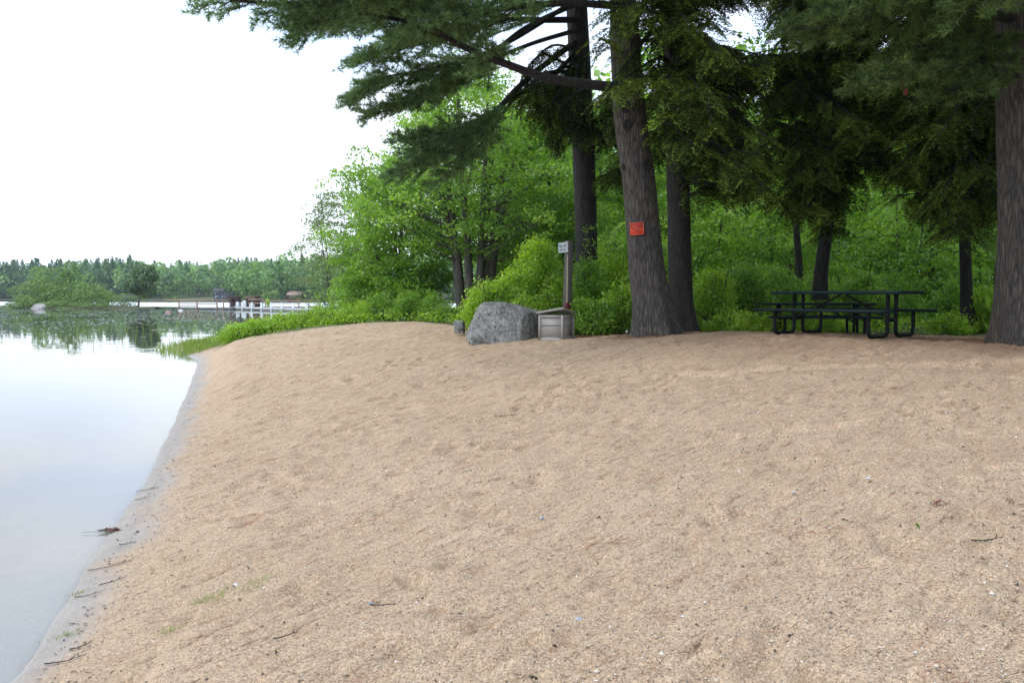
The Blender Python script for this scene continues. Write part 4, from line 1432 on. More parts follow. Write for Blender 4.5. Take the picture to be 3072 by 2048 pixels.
def hemlock(label, pts, radii, poly, n, dr, seed, mat="bark_dark", extra=(), tint=0.33, top=True, hole=None, **kw):
    r = np.random.default_rng(seed)
    path = px_path(pts)
    t = thing("hemlock_tree", label, "hemlock tree", (path[0][0], path[0][1], gz(path[0][0], path[0][1])))
    o = np.array(t.location)
    tm = MB()
    trunk_mesh(tm, path, radii, seed, flare=0.4, n=36)
    tm.build("trunk", M[mat], t, smooth=True, origin=o)
    wood, leaf = MB(), MB()
    us, vs = [p[0] for p in poly], [p[1] for p in poly]
    k = 0
    while k < n:
        u, v = r.uniform(min(us), max(us)), r.uniform(min(vs), max(vs))
        if not in_poly(u, v, poly): continue
        if hole and any(((u - hu) / ru) ** 2 + ((v - hv) / rv) ** 2 < 1 for hu, hv, ru, rv in hole): continue
        e = P(u, v, r.uniform(*dr))
        z = e[2] + r.uniform(0.1, .5) * np.hypot(e[0] - path[0][0], e[1] - path[0][1]) * .45
        s = np.array([np.interp(z, path[:, 2], path[:, q]) for q in (0, 1)] + [min(z, path[-1][2])])
        if hole and any(((hu - pu) / ru) ** 2 + ((hv - pv) / rv) ** 2 < 1 for hu, hv, ru, rv in hole for f in (.3, .5, .7, .85, 1.0)
                        for pu, pv in [proj(s + (e - s) * f + [0, 0, .12 * 4 * f * (1 - f) * np.linalg.norm(e - s)])]): continue
        if np.linalg.norm(e - s) > 6.5: continue
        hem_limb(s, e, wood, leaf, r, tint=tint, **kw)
        k += 1
    if top:                                               # the crown goes on above
        for _ in range(26):
            z = r.uniform(10.5, 15)
            th = r.uniform(0, 6.28)
            s = np.array([np.interp(z, path[:, 2], path[:, q]) for q in (0, 1)] + [z])
            e = s + np.array([math.cos(th), math.sin(th), -0.35]) * r.uniform(1.5, 3.6)
            hem_limb(s, e, wood, leaf, r, size=(.6, 1.0), spc=.22, tint=tint)
    if top:
        shade_crown(t, o, "hemlock", path[-2][:2], 8.5, 17, 5.0, 11000, seed + 5, .36)
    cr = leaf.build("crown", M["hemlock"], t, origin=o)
    wood.build("limbs", M["bark_dark"], cr, origin=o)
    return t


HOLE = [(2195, 60, 105, 75), (1990, 470, 28, 90), (2560, 560, 40, 40)]
P_A = [(1985, -60), (2330, -60), (2330, 600), (2240, 590), (2190, 570), (2140, 480), (2060, 430), (2000, 380), (1990, 250)]
P_B = [(2250, -60), (2720, -60), (2720, 640), (2640, 610), (2560, 640), (2470, 720), (2400, 690), (2330, 620), (2240, 590)]
P_C = [(2600, -60), (3090, -60), (3090, 650), (2900, 690), (2760, 720), (2640, 610)]
hemlock("dark hemlock trunk standing close behind the leaning pine", B_PTS, B_R, P_A, 130, (14.0, 19.5), 41, hole=HOLE)
E_PTS = [(2462, 900, 21), (2463, 820, 21), (2476, 720, 21), (2492, 600, 21), (2505, 400, 21), (2510, 100, 21), (2510, -300, 21), (2510, -700, 21)]
E_R = [.17, .165, .16, .15, .14, .12, .09, .03]
hemlock("hemlock with a slim leaning trunk rising behind the front picnic table", E_PTS, E_R, P_B, 165, (15.0, 22), 42, hole=HOLE)
F_PTS = [(2906, 975, 19.5), (2900, 900, 19.5), (2897, 800, 19.5), (2893, 600, 19.5), (2890, 300, 19.5), (2888, 0, 19.5), (2885, -500, 19.5)]
F_R = [.15, .13, .125, .12, .11, .09, .03]
hemlock("hemlock with a dark slender trunk seen past the far end of the tables", F_PTS, F_R, P_C, 165, (13.5, 20), 43, hole=HOLE)
# sprays that hang from the left hemlock in front of both trunks
P_G = [(1790, -40), (1985, -40), (1990, 330), (1940, 210), (1870, 260), (1800, 290), (1780, 120)]
P_H = [(1790, 330), (1860, 330), (1850, 480), (1830, 620), (1800, 470)]
P_I = [(1530, 220), (1720, 170), (1730, 330), (1700, 470), (1665, 480), (1640, 380), (1560, 400), (1530, 330)]
G_PTS = [(1905, 985, 23.5), (1900, 800, 23.5), (1890, 500, 23.5), (1880, 200, 23.5), (1875, -300, 23.5), (1870, -600, 23.5)]
hemlock("thin hemlock hidden behind the leaning pine with boughs hanging on both sides", G_PTS, [.16, .15, .14, .12, .08, .03], P_H, 12, (18, 21), 44, top=False, tint=.25)
extra = []
rr_ = np.random.default_rng(9)
while len(extra) < 15:
    u, v = rr_.uniform(1785, 1990), rr_.uniform(-40, 310)
    if in_poly(u, v, P_G):
        e = P(u, v, rr_.uniform(14.4, 15.8))
        extra.append((np.array([P(2020, 100, 18.2)[0], 18.2, e[2] + 1.0]), e))
wood, leaf = MB(), MB()
hb = [o for o in COL.objects if o.get("label", "").startswith("dark hemlock trunk")][0]
ob = np.array(hb.location)
for s, e in extra:
    hem_limb(s, e, wood, leaf, rr_, tint=.42, inner=.5)
k = 0
while k < 24:
    u, v = rr_.uniform(1530, 1730), rr_.uniform(170, 480)
    if in_poly(u, v, P_I):
        e = P(u, v, rr_.uniform(18.6, 20.4))
        hem_limb([P(1745, 200, 21)[0], 21, e[2] + .9], e, wood, leaf, rr_, tint=.2, inner=.3, hang=.7)
        k += 1
for q in range(30):                                          # one bough hangs straight down like a tassel
    b_ = P(1665 + rr_.normal() * 14, 330 + q * 3.6, 19.5 + rr_.normal() * .12)
    hem_sprays(leaf, b_[None], np.array([[rr_.normal() * .3, rr_.normal() * .3, -1.0]]), np.array([.42]), rr_, np.array([.2]))
cr = leaf.build("hanging_bough", M["hemlock"], hb, origin=ob)
wood.build("limbs", M["bark_dark"], cr, origin=ob)


# ------------------------------------------------------------------ broadleaf trees and bushes
def leafy(name, label, cat, base, stems, centers, mat, spray_r, n_leaf, leaf_len, seed, group=None, thick=0.11, droop=0.28, bark="stem", every=2, crown="crown", width=.62):
    r = np.random.default_rng(seed)
    base = np.asarray(base, float)
    t = thing(name, label, cat, base, group=group)
    centers = np.asarray(centers, float)
    K = len(centers)
    sr = spray_r * r.uniform(.65, 1.35, K)
    tilt = unit(np.stack([r.normal(size=K) * .25, r.normal(size=K) * .25, np.ones(K)], -1))
    u1 = unit(np.cross(tilt, r.normal(size=(K, 3))))
    u2 = np.cross(tilt, u1)
    n = n_leaf
    th = r.uniform(0, 6.283, (K, n))
    rad = np.sqrt(r.random((K, n)))
    dirs = np.cos(th)[..., None] * u1[:, None] + np.sin(th)[..., None] * u2[:, None]
    pos = centers[:, None] + dirs * (rad * sr[:, None])[..., None] + tilt[:, None] * (r.normal(size=(K, n)) * thick * sr[:, None] - droop * rad ** 2 * sr[:, None])[..., None]
    a = unit(dirs * .6 + r.normal(size=(K, n, 3)) * .6 + np.array([0, 0, -.15]))
    nr = unit(tilt[:, None] + r.normal(size=(K, n, 3)) * .45)
    b = unit(np.cross(nr, a))
    L = leaf_len * r.uniform(.65, 1.3, (K, n))
    V, F = quads(pos.reshape(-1, 3), a.reshape(-1, 3), b.reshape(-1, 3), L.ravel(), L.ravel() * width)
    tn = np.clip(.5 + r.normal(size=(K, 1)) * .13 + r.normal(size=(K, n)) * .13, 0, 1)
    MB().add(V, F, tn.ravel()).build(crown, M[mat], t)
    wood = []
    samples = []
    for q, (pts, r0) in enumerate(stems):
        c = curve(np.asarray(pts, float), 22)
        w = MB().tube(c, r0 * (1 - np.linspace(0, 1, 22)) ** .7 + .006, 8, cap=False)
        wood.append(w)
        samples.append(c)
    for k in range(0, K, every):
        best = None
        for q, c in enumerate(samples):
            dz = centers[k, 2] - c[:, 2]
            hd = np.hypot(*(c[:, :2] - centers[k, :2]).T)
            cost = hd + np.abs(dz - .45 * hd) * 1.2
            i = int(cost.argmin())
            if best is None or cost[i] < best[0]:
                best = (cost[i], q, c[i], hd[i])
        _, q, s, hd = best
        mid = s * .45 + centers[k] * .55 + [0, 0, -.04 * hd] + r.normal(size=3) * .04 * hd
        wood[q].tube(curve([s, mid, centers[k]], 6), np.linspace(.008 + .007 * hd, .004, 6), 4, cap=False)
    for w in wood:
        w.build("trunk" if cat in ("tree", "maple tree") else "stem", M[bark], t)
    return t


def crown_pts(n, prof, h, w, r, cx=0, cy=0, shell=.55, squash=1.0):
    hs = [p[0] for p in prof]
    ws = [p[1] for p in prof]
    k = np.linspace(hs[0], hs[-1], 200)
    pdf = np.interp(k, hs, ws) + .05
    z = np.interp(r.random(n), np.cumsum(pdf) / pdf.sum(), k)
    rad = np.interp(z, hs, ws) * w / 2
    th = r.uniform(0, 6.283, n)
    lob = 1 + .22 * np.sin(th * 3 + z * 9) + .15 * np.sin(th * 5 - z * 14)
    rr = (shell + (1 - shell) * r.random(n)) * np.where(r.random(n) < .3, np.sqrt(r.random(n)), 1)
    x, y = np.cos(th) * rad * rr * lob, np.sin(th) * rad * rr * lob * squash
    return np.stack([x + cx, y + cy, z * h], -1)


PROF_M = [(.27, .3), (.36, .8), (.47, 1.0), (.6, .95), (.8, .7), (.93, .4), (1, .12)]
PROF_U = [(.15, .5), (.35, 1.0), (.6, .9), (.85, .5), (1, .15)]


def maple(label, u, d, h, w, seed, n, stems=5, mat="maple", spread=.25, prof=PROF_M, leaf=.125, nl=100, sr=.72, group="broadleaf trees by the lake", name="maple_tree", r0=.13, v=None, bark="stem", cxo=0.0):
    r = np.random.default_rng(seed)
    x = (u - 1536) / FPX * d
    z = gz(x, d)
    st = []
    for k in range(stems):
        th = 6.28 * k / stems + r.uniform(-.5, .5)
        s = spread * r.uniform(.5, 1.1) * (0 if stems == 1 else 1)
        e = np.array([math.cos(th), math.sin(th)])
        b = e * (.08 + .05 * stems)
        st.append(([[b[0], b[1], -.15], [b[0] + e[0] * s * h * .15, b[1] + e[1] * s * h * .15, h * .28], [b[0] + e[0] * s * h * .45 + cxo * .4, b[1] + e[1] * s * h * .45, h * .6],
                    [b[0] + e[0] * s * h * .7 + cxo, b[1] + e[1] * s * h * .7, h * .93]], r0 * r.uniform(.7, 1.1)))
    return leafy(name, label, "maple tree" if name == "maple_tree" else "tree", (x, d, z), st, crown_pts(n, prof, h, w, r, cx=cxo), mat, sr, nl, leaf, seed, group, bark=bark)


maple("many stemmed maple with layered bright leaves behind the boulder", 1425, 29.5, 9.4, 8.1, 201, 470, 8, spread=.3, r0=.17, leaf=.125)
maple("wide low maple leaning out over the shore shrubs", 1190, 33, 6.9, 5.3, 202, 310, 4, prof=PROF_U, sr=.6)
maple("tall maple filling the space left of the straight pine", 1650, 34, 9.8, 6.8, 203, 330, 3)
maple("maple seen between the straight pine and the leaning pine", 1850, 36, 9.6, 6.4, 204, 330, 3)
maple("maple deeper in the woods behind the many stemmed one", 1520, 42, 11, 8.0, 205, 300, 3, leaf=.15)
maple("darker low maple just right of the many stemmed trunks", 1580, 33, 4.4, 3.2, 206, 140, 3, "under", prof=PROF_U)
maple("sparse grey green alder leaning over the lake at the shore's tip", 1020, 38, 7.0, 4.4, 207, 300, 5, "alder", nl=44, sr=.5, name="alder_tree", leaf=.11, prof=[(.05, .4), (.3, .8), (.6, 1), (.85, .6), (1, .15)], r0=.035)
maple("leafy young tree crowding the water behind the shore shrubs", 1120, 35, 3.0, 3.2, 208, 130, 4, prof=PROF_U, r0=.06)
maple("dense young tree at the foot of the many stemmed maple", 1195, 31.5, 2.6, 2.4, 209, 110, 4, "under", prof=PROF_U, r0=.06)

UND = [(2120, 27, 5.0, 4.6, "bright understorey maple right of the dark hemlock trunk"),
       (2230, 31, 6.5, 5.5, "layered understorey maple between hemlock trunk and tables"),
       (2340, 26, 4.2, 4.2, "low spreading maple behind the rear picnic table's end"),
       (2420, 33, 7.5, 5.5, "tall pale maple behind the slim leaning hemlock"),
       (2540, 28, 5.2, 4.8, "maple with shaded leaves above the front picnic table"),
       (2640, 34, 7.2, 5.6, "mid green maple deeper behind the picnic tables"),
       (2720, 26, 4.4, 4.2, "low maple behind the front table's bench end"),
       (2820, 30, 6.2, 5.0, "maple crown showing beside the slender hemlock trunk"),
       (2960, 27, 5.0, 4.4, "maple filling the gap before the thick right pine"),
       (3080, 32, 7.0, 5.6, "maple half hidden by the thick right pine"),
       (1960, 31, 7.5, 5.0, "narrow maple glimpsed between the leaning pine and hemlock"),
       (1740, 29, 5.2, 4.4, "low maple behind the vine covered pine base"),
       (1880, 27, 3.6, 3.4, "short bright tree just behind the leaning pine"),
       (2060, 38, 9.0, 6.5, "tall maple rising far behind the dark hemlock trunk")]
for k, (u, d, h, w, lab) in enumerate(UND):
    maple(lab, u, d, h, w, 300 + k, int(32 * h * w / 4.5), 2 + k % 2, "under" if k % 3 else "maple", .12, PROF_U,   .12, 80, .68, "understorey maples in the woods", r0=.075)
for k, (u, d, rr0, lean, lab) in enumerate([(2405, 23.5, .13, -.35, "grey slanting bare trunk left of the slim hemlock"), (2700, 30, .16, .1, "dim straight trunk deep behind the tables"),
                                          (2790, 27, .12, 0, "thin dark trunk beside the slender hemlock"), (2260, 33, .1, .15, "thin pole trunk in the bright understorey"),
                                          (2600, 36, .14, -.1, "far straight trunk seen above the table's middle"), (1665, 30, .12, -.2, "thin grey trunk beside the sign post's woods")]):
    x = (u - 1536) / FPX * d
    z = gz(x, d)
    leafy("woodland_tree", lab, "tree", (x, d, z), [([[0, 0, -.2], [lean * .4, 0, 2.2], [lean, .1, 4.5], [lean * 1.4, 0, 8]], rr0)],
          crown_pts(60, PROF_U, 4, 4.5, np.random.default_rng(k), cx=lean * 1.3) + [0, 0, 5], "under", .7, 40, .14, 400 + k, "slim trunks in the woods", bark="bark_dark")


def woods():
    r = np.random.default_rng(77)
    mb = MB()
    for k in range(170):
        d = r.uniform(44, 80)
        u = r.uniform(1080, 3500)
        x = (u - 1536) / FPX * d
        if shore_dist(x, d) < 3: continue
        h = r.uniform(9, 12) if 2050 < u < 2350 else r.uniform(11, 18) if u > 1950 else (r.uniform(7, 12) if u > 1500 else r.uniform(5, 8))
        c, a, b, q = blob_tree(r, 900, .034)
        c = c * [1, 1, 1.1] - [0, 0, .1]
        V, F = quads(c * [h * .9, h * .9, h] + [x, d, gz(x, d)], a, b, q * h, q * h * .7)
        mb.add(V, F, np.clip(r.uniform(.25, .75) + r.normal(size=len(F)) * .15, 0, 1))
        mb.tube([[x, d, 0], [x + r.normal() * .3, d, h * .8]], [.16, .05], 5, .1)
    for k in range(60):                                   # the wood goes on to the right of the picnic ground
        x, y = r.uniform(15, 50), r.uniform(8, 46)
        h = r.uniform(8, 15)
        if x < .68 * y + 5: continue
        c, a, b, q = blob_tree(r, 900, .034)
        c = c * [1, 1, 1.15] - [0, 0, .17]
        V, F = quads(c * [h * .8, h * .8, h] + [x, y, gz(x, y)], a, b, q * h, q * h * .7)
        mb.add(V, F, np.clip(r.uniform(.25, .75) + r.normal(size=len(F)) * .15, 0, 1))
        mb.tube([[x, y, 0], [x + r.normal() * .3, y, h * .8]], [.16, .05], 5, .1)
    tag(mb.build("woods", M["under"]), "dense green woods behind the picnic ground", "woods", kind="stuff")


woods()


def bush(label, u, d, h, w, seed, mat="bright", name="bush", leaf=.066, n=None, nl=40, sr=.2, group="bushes at the edge of the sand", stems=7, flat_=.9):
    r = np.random.default_rng(seed)
    x = (u - 1536) / FPX * d
    z = gz(x, d)
    n = n or int(95 * w * (h + .3))
    prof = [(.05, .75), (.3, 1.0), (.65, .85), (.88, .5), (1, .15)]
    c = crown_pts(n, prof, h, w, r, shell=.5, squash=flat_)
    c[:, 2] += r.normal(size=n) * .05
    for _ in range(9):                                    # leading shoots that break the outline
        k = r.integers(0, n, 1)[0]
        top = np.array([c[k, 0] * 1.05, c[k, 1] * 1.05, c[k, 2] + r.uniform(.12, .4) * h])
        c = np.vstack([c, c[k] + (top - c[k]) * np.array([[.5], [1.0]])])
    n = len(c)
    st = []
    for k in range(stems):
        th = r.uniform(0, 6.28)
        q = r.uniform(.1, .32) * w
        st.append(([[math.cos(th) * .08, math.sin(th) * .08, -.08], [math.cos(th) * q * .6, math.sin(th) * q * .6, h * .5], [math.cos(th) * q, math.sin(th) * q, h * r.uniform(.8, 1.08)]], .013))
    return leafy(name, label, "bush", (x, d, z), st, c, mat, sr, nl, leaf, seed, group, thick=.3, bark="twig", every=3, crown="foliage")


for k, (u, d, h, w, lab, m_) in enumerate([
        (1432, 19.9, .95, .62, "yellow green bush pressed against the boulder's lake side", "bright"),
        (1470, 19.6, 1.15, 1.3, "bush spilling over the boulder's highest shoulder", "bright"),
        (1545, 20.0, 1.45, 1.4, "bush with reddish tips behind the boulder's sloping back", "bright"),
        (1610, 20.6, 2.3, 1.5, "tallest bright bush left of the wooden sign post", "bright"),
        (1655, 19.6, 1.0, .8, "bush at the foot of the wooden sign post", "bright"),
        (1590, 18.9, .8, 1.0, "low bush between boulder and storage bin", "bright"),
        (1765, 19.6, 1.75, .95, "darker vine tangle climbing the straight pine's base", "under"),
        (1740, 18.6, .75, .8, "low leafy bush just behind the storage bin", "bright"),
        (1850, 20.3, 1.9, 1.6, "wide bright bush between straight pine and leaning pine", "bright"),
        (1870, 18.7, 1.05, .95, "rounded bush beside the leaning pine's foot", "bright"),
        (1800, 18.3, .75, .8, "dark leaved low bush above the red needle litter", "under"),
        (2130, 20.5, 1.5, 1.5, "bush right behind the dark hemlock's foot", "bright"),
        (2230, 21.5, 1.7, 1.8, "full bush between hemlock and rear picnic table", "under"),
        (2330, 22.5, 1.6, 1.9, "bush behind the rear picnic table's bench", "under"),
        (2450, 23.0, 1.4, 2.0, "dim bush behind the middle of the tables", "under"),
        (2580, 23.0, 1.5, 2.0, "dim bush behind the front table's diagonal brace", "under"),
        (2860, 21.5, 1.1, 1.2, "bush under the slender hemlock trunk", "under"),
        (2955, 19.5, 1.0, 1.1, "bright bush left of the thick right pine", "bright"),
        (2190, 18.7, .42, 1.2, "ankle high seedlings by the sand left of the tables", "bright"),
        (2290, 19.2, .42, 1.3, "ankle high plants behind the rear table's bench end", "bright"),
        (2480, 20.5, .4, 1.5, "low green plants seen through the table legs", "bright"),
        (2850, 19.0, .4, 1.0, "small weeds beyond the front table's far bench", "bright"),
        (2660, 24.5, 1.5, 2.2, "shadowed bush beside the brown far table", "under")]):
    bush(lab, u, d, h, w, 500 + k, m_)
for k, (u, d, h, w, lab) in enumerate([
        (705, 27.6, .5, 1.15, "end shrub of the shore row nearest the water grass"),
        (775, 27.8, .56, 1.3, "second shrub in from the water grass"),
        (850, 28.0, .6, 1.3, "rounded shrub below the dock's brown rail"),
        (930, 28.2, .66, 1.3, "tallest bright shrub of the row below the white dock posts"),
        (1010, 28.2, .5, 1.3, "lower shrub where the row dips below the dock"),
        (1080, 28.2, .72, 1.3, "shrub where the row meets the maple's shade"),
        (1150, 27.6, .8, 1.3, "shaded shrub under the low maple's branches"),
        (1225, 27.2, .95, 1.3, "dark shrub under the layered maple"),
        (1300, 26.8, .75, 1.3, "low dark shrub by the many stemmed trunks"),
        (1345, 26.0, .5, .9, "small shrub just behind the granite block")]):
    bush(lab, u, d, h, w, 600 + k, "bright" if k < 6 else "under", "shrub", .06, group="shrubs along the shore behind the beach")  # shrubs under the maples get a darker leaf colour in place of shade

# low plants on the forest floor
r = np.random.default_rng(33)
pts = []
while len(pts) < 30000:
    x, y = r.uniform(-8, 16), 17.8 + 22 * r.random() ** 1.6
    back = np.interp(x, [-12, -9, -6, -3, -0.5, 1.0, 2.2, 3.6, 5, 8, 10, 14], [30, 26.5, 24.8, 24.6, 20.2, 18.8, 18.8, 18.9, 18.7, 19.4, 18.9, 18.4])
    if y > back + r.random() * .8 and shore_dist(x, y) > 1 and vnoise(np.array(x * .9), np.array(y * .9), 90) > -.3:
        pts.append((x, y, 0))
pts = np.array(pts)
pts[:, 2] = ground_z(pts[:, 0], pts[:, 1])
n = len(pts)
c = pts + np.stack([r.normal(size=n) * .03, r.normal(size=n) * .03, r.uniform(.02, .3, n)], -1)
a, b = rand_frames(n, r, .8)
V, F = quads(c, a, b, r.uniform(.05, .11, n), r.uniform(.03, .07, n))
tag(MB().add(V, F, np.clip(.5 + r.normal(size=n) * .25, 0, 1)).build("undergrowth", M["bright"]), "low green undergrowth on the forest floor", "undergrowth", kind="stuff")


# ------------------------------------------------------------------ boulder and block
def rpx(pts):
    return [tuple(P(*p)) for p in pts]


bp_ = rpx([(1397, 1002, 17.35), (1412, 1040, 17.0), (1490, 1050, 16.95), (1556, 1050, 16.95), (1616, 1048, 17.7), (1637, 938, 18.1), (1552, 914, 17.8), (1494, 904, 17.6), (1454, 904, 17.6), (1440, 914, 17.45),
           (1420, 955, 17.3), (1574, 938, 17.25), (1500, 925, 17.25), (1600, 928, 18.6), (1450, 915, 18.6), (1400, 1005, 18.4), (1640, 1020, 18.7)])
rock("boulder", "large grey lichen spotted boulder beside the storage bin", bp_, M["rock"], 2, "boulder", 5, .035, .045)
gb = rpx([(1362, 999, 19.0), (1391, 1001, 18.95), (1361, 963, 19.05), (1390, 961, 19.0), (1366, 999, 19.35), (1396, 1000, 19.35), (1365, 961, 19.35), (1394, 961, 19.35)])
rock("granite_block", "small squared granite block half hidden by the bush left of the boulder", gb, M["granite"], 5, "stone block", 3, .012, .03)


# ------------------------------------------------------------------ storage bin
def build_bin():
    c0 = P(1689, 1026, 16.9)
    fx, fy = np.array([.88, -.475]), np.array([.475, .88])
    c = c0[:2] - fx * .285 + fy * .285
    t = thing("storage_bin", "taupe plastic storage bin with its lid left ajar beside the boulder", "storage bin", (c[0], c[1], min(gz(c[0], c[1]), c0[2] + .02)), math.atan2(fx[1], fx[0]))
    w, h = .57, .535
    q = w / 2
    MB().box([0, 0, h / 2 - .01], (w - .036, w - .036, h)).build("body", M["resin"], t)
    for sx in (-1, 1):
        for sy in (-1, 1):
            MB().box([sx * (q - .024), sy * (q - .024), h / 2], (.048, .048, h + .004)).build("corner_post", M["resin"], t)
    for k in range(4):
        th = k * math.pi / 2
        cs, sn = math.cos(th), math.sin(th)
        mb = MB()
        o = q - .012
        for z, hh in ((h - .03, .055), (h * .62, .03)):
            mb.box([sn * o, -cs * o, z], (w - .1, .02, hh), rz=th)
        xs = np.linspace(-q + .05, q - .05, 13)
        top = .045 + .035 * (xs / q) ** 2 * -1 + .03
        for i in range(12):                                    # arched skirt
            a, b = xs[i], xs[i + 1]
            za, zb = top[i], top[i + 1]
            v = [[a, -o - .01, 0], [b, -o - .01, 0], [b, -o - .01, zb], [a, -o - .01, za], [a, -o + .01, 0], [b, -o + .01, 0], [b, -o + .01, zb], [a, -o + .01, za]]
            v = np.array(v) @ np.array([[cs, sn, 0], [-sn, cs, 0], [0, 0, 1]])
            mb.add(v, [[0, 1, 2, 3], [3, 2, 6, 7], [5, 4, 7, 6]])
        mb.build("panel_rim", M["resin"], t)
    MB().box([0, 0, h + .004], (w - .1, w - .1, .02)).build("gap_shade_slab", M["gap_shade"], t)  # dark slab stands in for the shade under the raised lid
    # lid: bowed sheet, lifted at the corner towards the camera
    g = np.linspace(-1, 1, 13)
    X, Y = np.meshgrid(g, g)
    e = q + .028
    lift = .03 + .085 * np.clip((X - Y) / 2, 0, 1) ** 1.3 + .008 * (X - Y)
    top = h + lift + .014 * (1 - X ** 2) * (1 - .3 * Y ** 2) + .012
    V1 = np.stack([X * e, Y * e, top + .024], -1).reshape(-1, 3)
    V0 = np.stack([X * e, Y * e, top - .014], -1).reshape(-1, 3)
    i = np.arange(12)[:, None] * 13
    j = np.arange(12)[None]
    f = np.stack([i + j, i + j + 1, i + j + 14, i + j + 13], -1).reshape(-1, 4)
    mb = MB().add(V1, f).add(V0, f[:, ::-1])
    ed = list(range(13)) + [13 * k + 12 for k in range(1, 13)] + [168 - k for k in range(1, 13)] + [13 * (12 - k) for k in range(1, 12)]
    ed = np.array(ed)
    nx = np.roll(ed, -1)
    mb.add(np.vstack([V0, V1]), np.stack([ed, nx, nx + 169, ed + 169], -1))
    lid = mb.build("lid", M["resin"], t)


build_bin()


# ------------------------------------------------------------------ sign post, shovel, warning sign
def text_mesh(name, body, size, mat, parent, M4, ext=0.0015, align='CENTER'):
    cu = bpy.data.curves.new(name, 'FONT')
    cu.body = body
    cu.size = size
    cu.extrude = ext
    cu.align_x = align
    cu.align_y = 'CENTER'
    tmp = bpy.data.objects.new(name, cu)
    COL.objects.link(tmp)
    bpy.context.view_layer.update()
    me = bpy.data.meshes.new_from_object(tmp.evaluated_get(bpy.context.evaluated_depsgraph_get()))
    bpy.data.objects.remove(tmp)
    me.transform(M4)
    me.materials.clear()
    me.materials.append(mat)
    o = bpy.data.objects.new(name, me)
    COL.objects.link(o)
    o.parent = parent
    return o


def build_post():
    b = P(1697, 950, 18.5)
    z0 = gz(b[0], b[1]) - .1
    top = P(1709, 722, 18.5)
    t = thing("sign_post", "weathered square timber post among the bushes, leaning slightly", "post", (b[0], b[1], z0), R(24))
    hgt = top[2] - z0
    dx = (top[0] - b[0])
    lx, ly = dx * math.cos(R(24)), -dx * math.sin(R(24))
    n = 16
    mb = MB()
    g = np.linspace(0, 1, n)
    rg = np.random.default_rng(2)
    ring = np.array([[-1, -.86], [-.86, -1], [.86, -1], [1, -.86], [1, .86], [.86, 1], [-.86, 1], [-1, .86]]) * .075
    V = np.array([[lx * q + p[0] * (1 + rg.normal() * .02), ly * q + p[1] * (1 + rg.normal() * .02), hgt * q - (.03 if (q == 1 and p[0] > 0) else 0)] for q in g for p in ring])
    i = np.arange(n - 1)[:, None] * 8
    j = np.arange(8)[None]
    k = (j + 1) % 8
    mb.add(V, np.stack([i + j, i + k, i + 8 + k, i + 8 + j], -1).reshape(-1, 4))
    c = len(V) - 8
    mb.add(np.vstack([V[c:], V[c:].mean(0)]), [[q, (q + 1) % 8, 8] for q in range(8)])
    mb.build("post", M["post_wood"], t)
    # notice board on the post's lake side: wavy edge, two faded lines of lettering that cannot be read
    s = thing("notice_sign", "small white notice board with wavy edge on the timber post", "sign", (0, 0, 0))
    q = (P(1697, 742, 18.5)[2] - z0) / hgt
    cs, sn = math.cos(R(24)), math.sin(R(24))
    ctr = np.array([lx * q - .075 - .014, ly * q + .1, hgt * q])
    w = np.array([ctr[0] * cs - ctr[1] * sn + b[0], ctr[0] * sn + ctr[1] * cs + b[1], ctr[2] + z0])
    s.location = tuple(w)
    s.rotation_euler = (0, 0, R(24) - R(90))                 # local -Y looks to the lake, local +X towards the camera
    ys = np.linspace(-.115, .115, 15)
    xr = .20 + .012 * np.sin(np.linspace(0, 15, 15))
    xl = -.25 + .006 * np.sin(np.linspace(0, 9, 15))
    V = []
    for yy in (-.012, .010):
        V += [[a, yy, z] for a, z in zip(xl, ys)] + [[a, yy, z] for a, z in zip(xr, ys)]
    F = []
    for k in range(14):
        F += [[k, 15 + k, 16 + k, k + 1], [30 + k, 31 + k, 46 + k, 45 + k], [15 + k, 45 + k, 46 + k, 16 + k], [k, k + 1, 31 + k, 30 + k]]
    F += [[0, 30, 45, 15], [14, 29, 59, 44]]
    MB().add(V, F).build("board", M["sign_white"], s)
    mb = MB()
    rg = np.random.default_rng(4)
    for z, x0, x1, hh in ((.035, -.2, .15, .07), (-.055, -.15, .1, .045)):
        x = x0
        while x < x1:
            wd = rg.uniform(.012, .03)
            if rg.random() < .85:
                mb.box([x + wd / 2, -.014, z + rg.normal() * .004], (wd * .7, .003, hh * rg.uniform(.6, 1)))
            x += wd + .006
    mb.build("lettering", M["ink"], s)
    # shovel leaning on the post
    a, e = P(1703, 765, 18.34), P(1701, 908, 18.26)
    sh = thing("shovel", "long handled shovel with a maroon blade leaning on the timber post", "shovel", e)
    MB().tube([a - e, (a - e) * .5, [0, 0, 0]], [.012, .014, .014], 8).build("handle", M["handle"], sh, smooth=True)
    pr = [(0.012, .03), (.035, 0), (.062, -.05), (.066, -.12), (.05, -.165), (0.012, -.175)]
    V = [[x, .012 * (1 - (x / .07) ** 2), z] for x, z in pr] + [[-x, .012 * (1 - (x / .07) ** 2), z] for x, z in pr]
    V += [[v[0], v[1] + .006, v[2]] for v in V]
    F = []
    for k in range(5):
        F += [[k, k + 1, 7 + k, 6 + k], [18 + k, 19 + k, 13 + k, 12 + k], [k, 12 + k, 13 + k, k + 1], [6 + k, 7 + k, 19 + k, 18 + k]]
    MB().add(V, F).build("blade", M["maroon"], sh)


build_post()


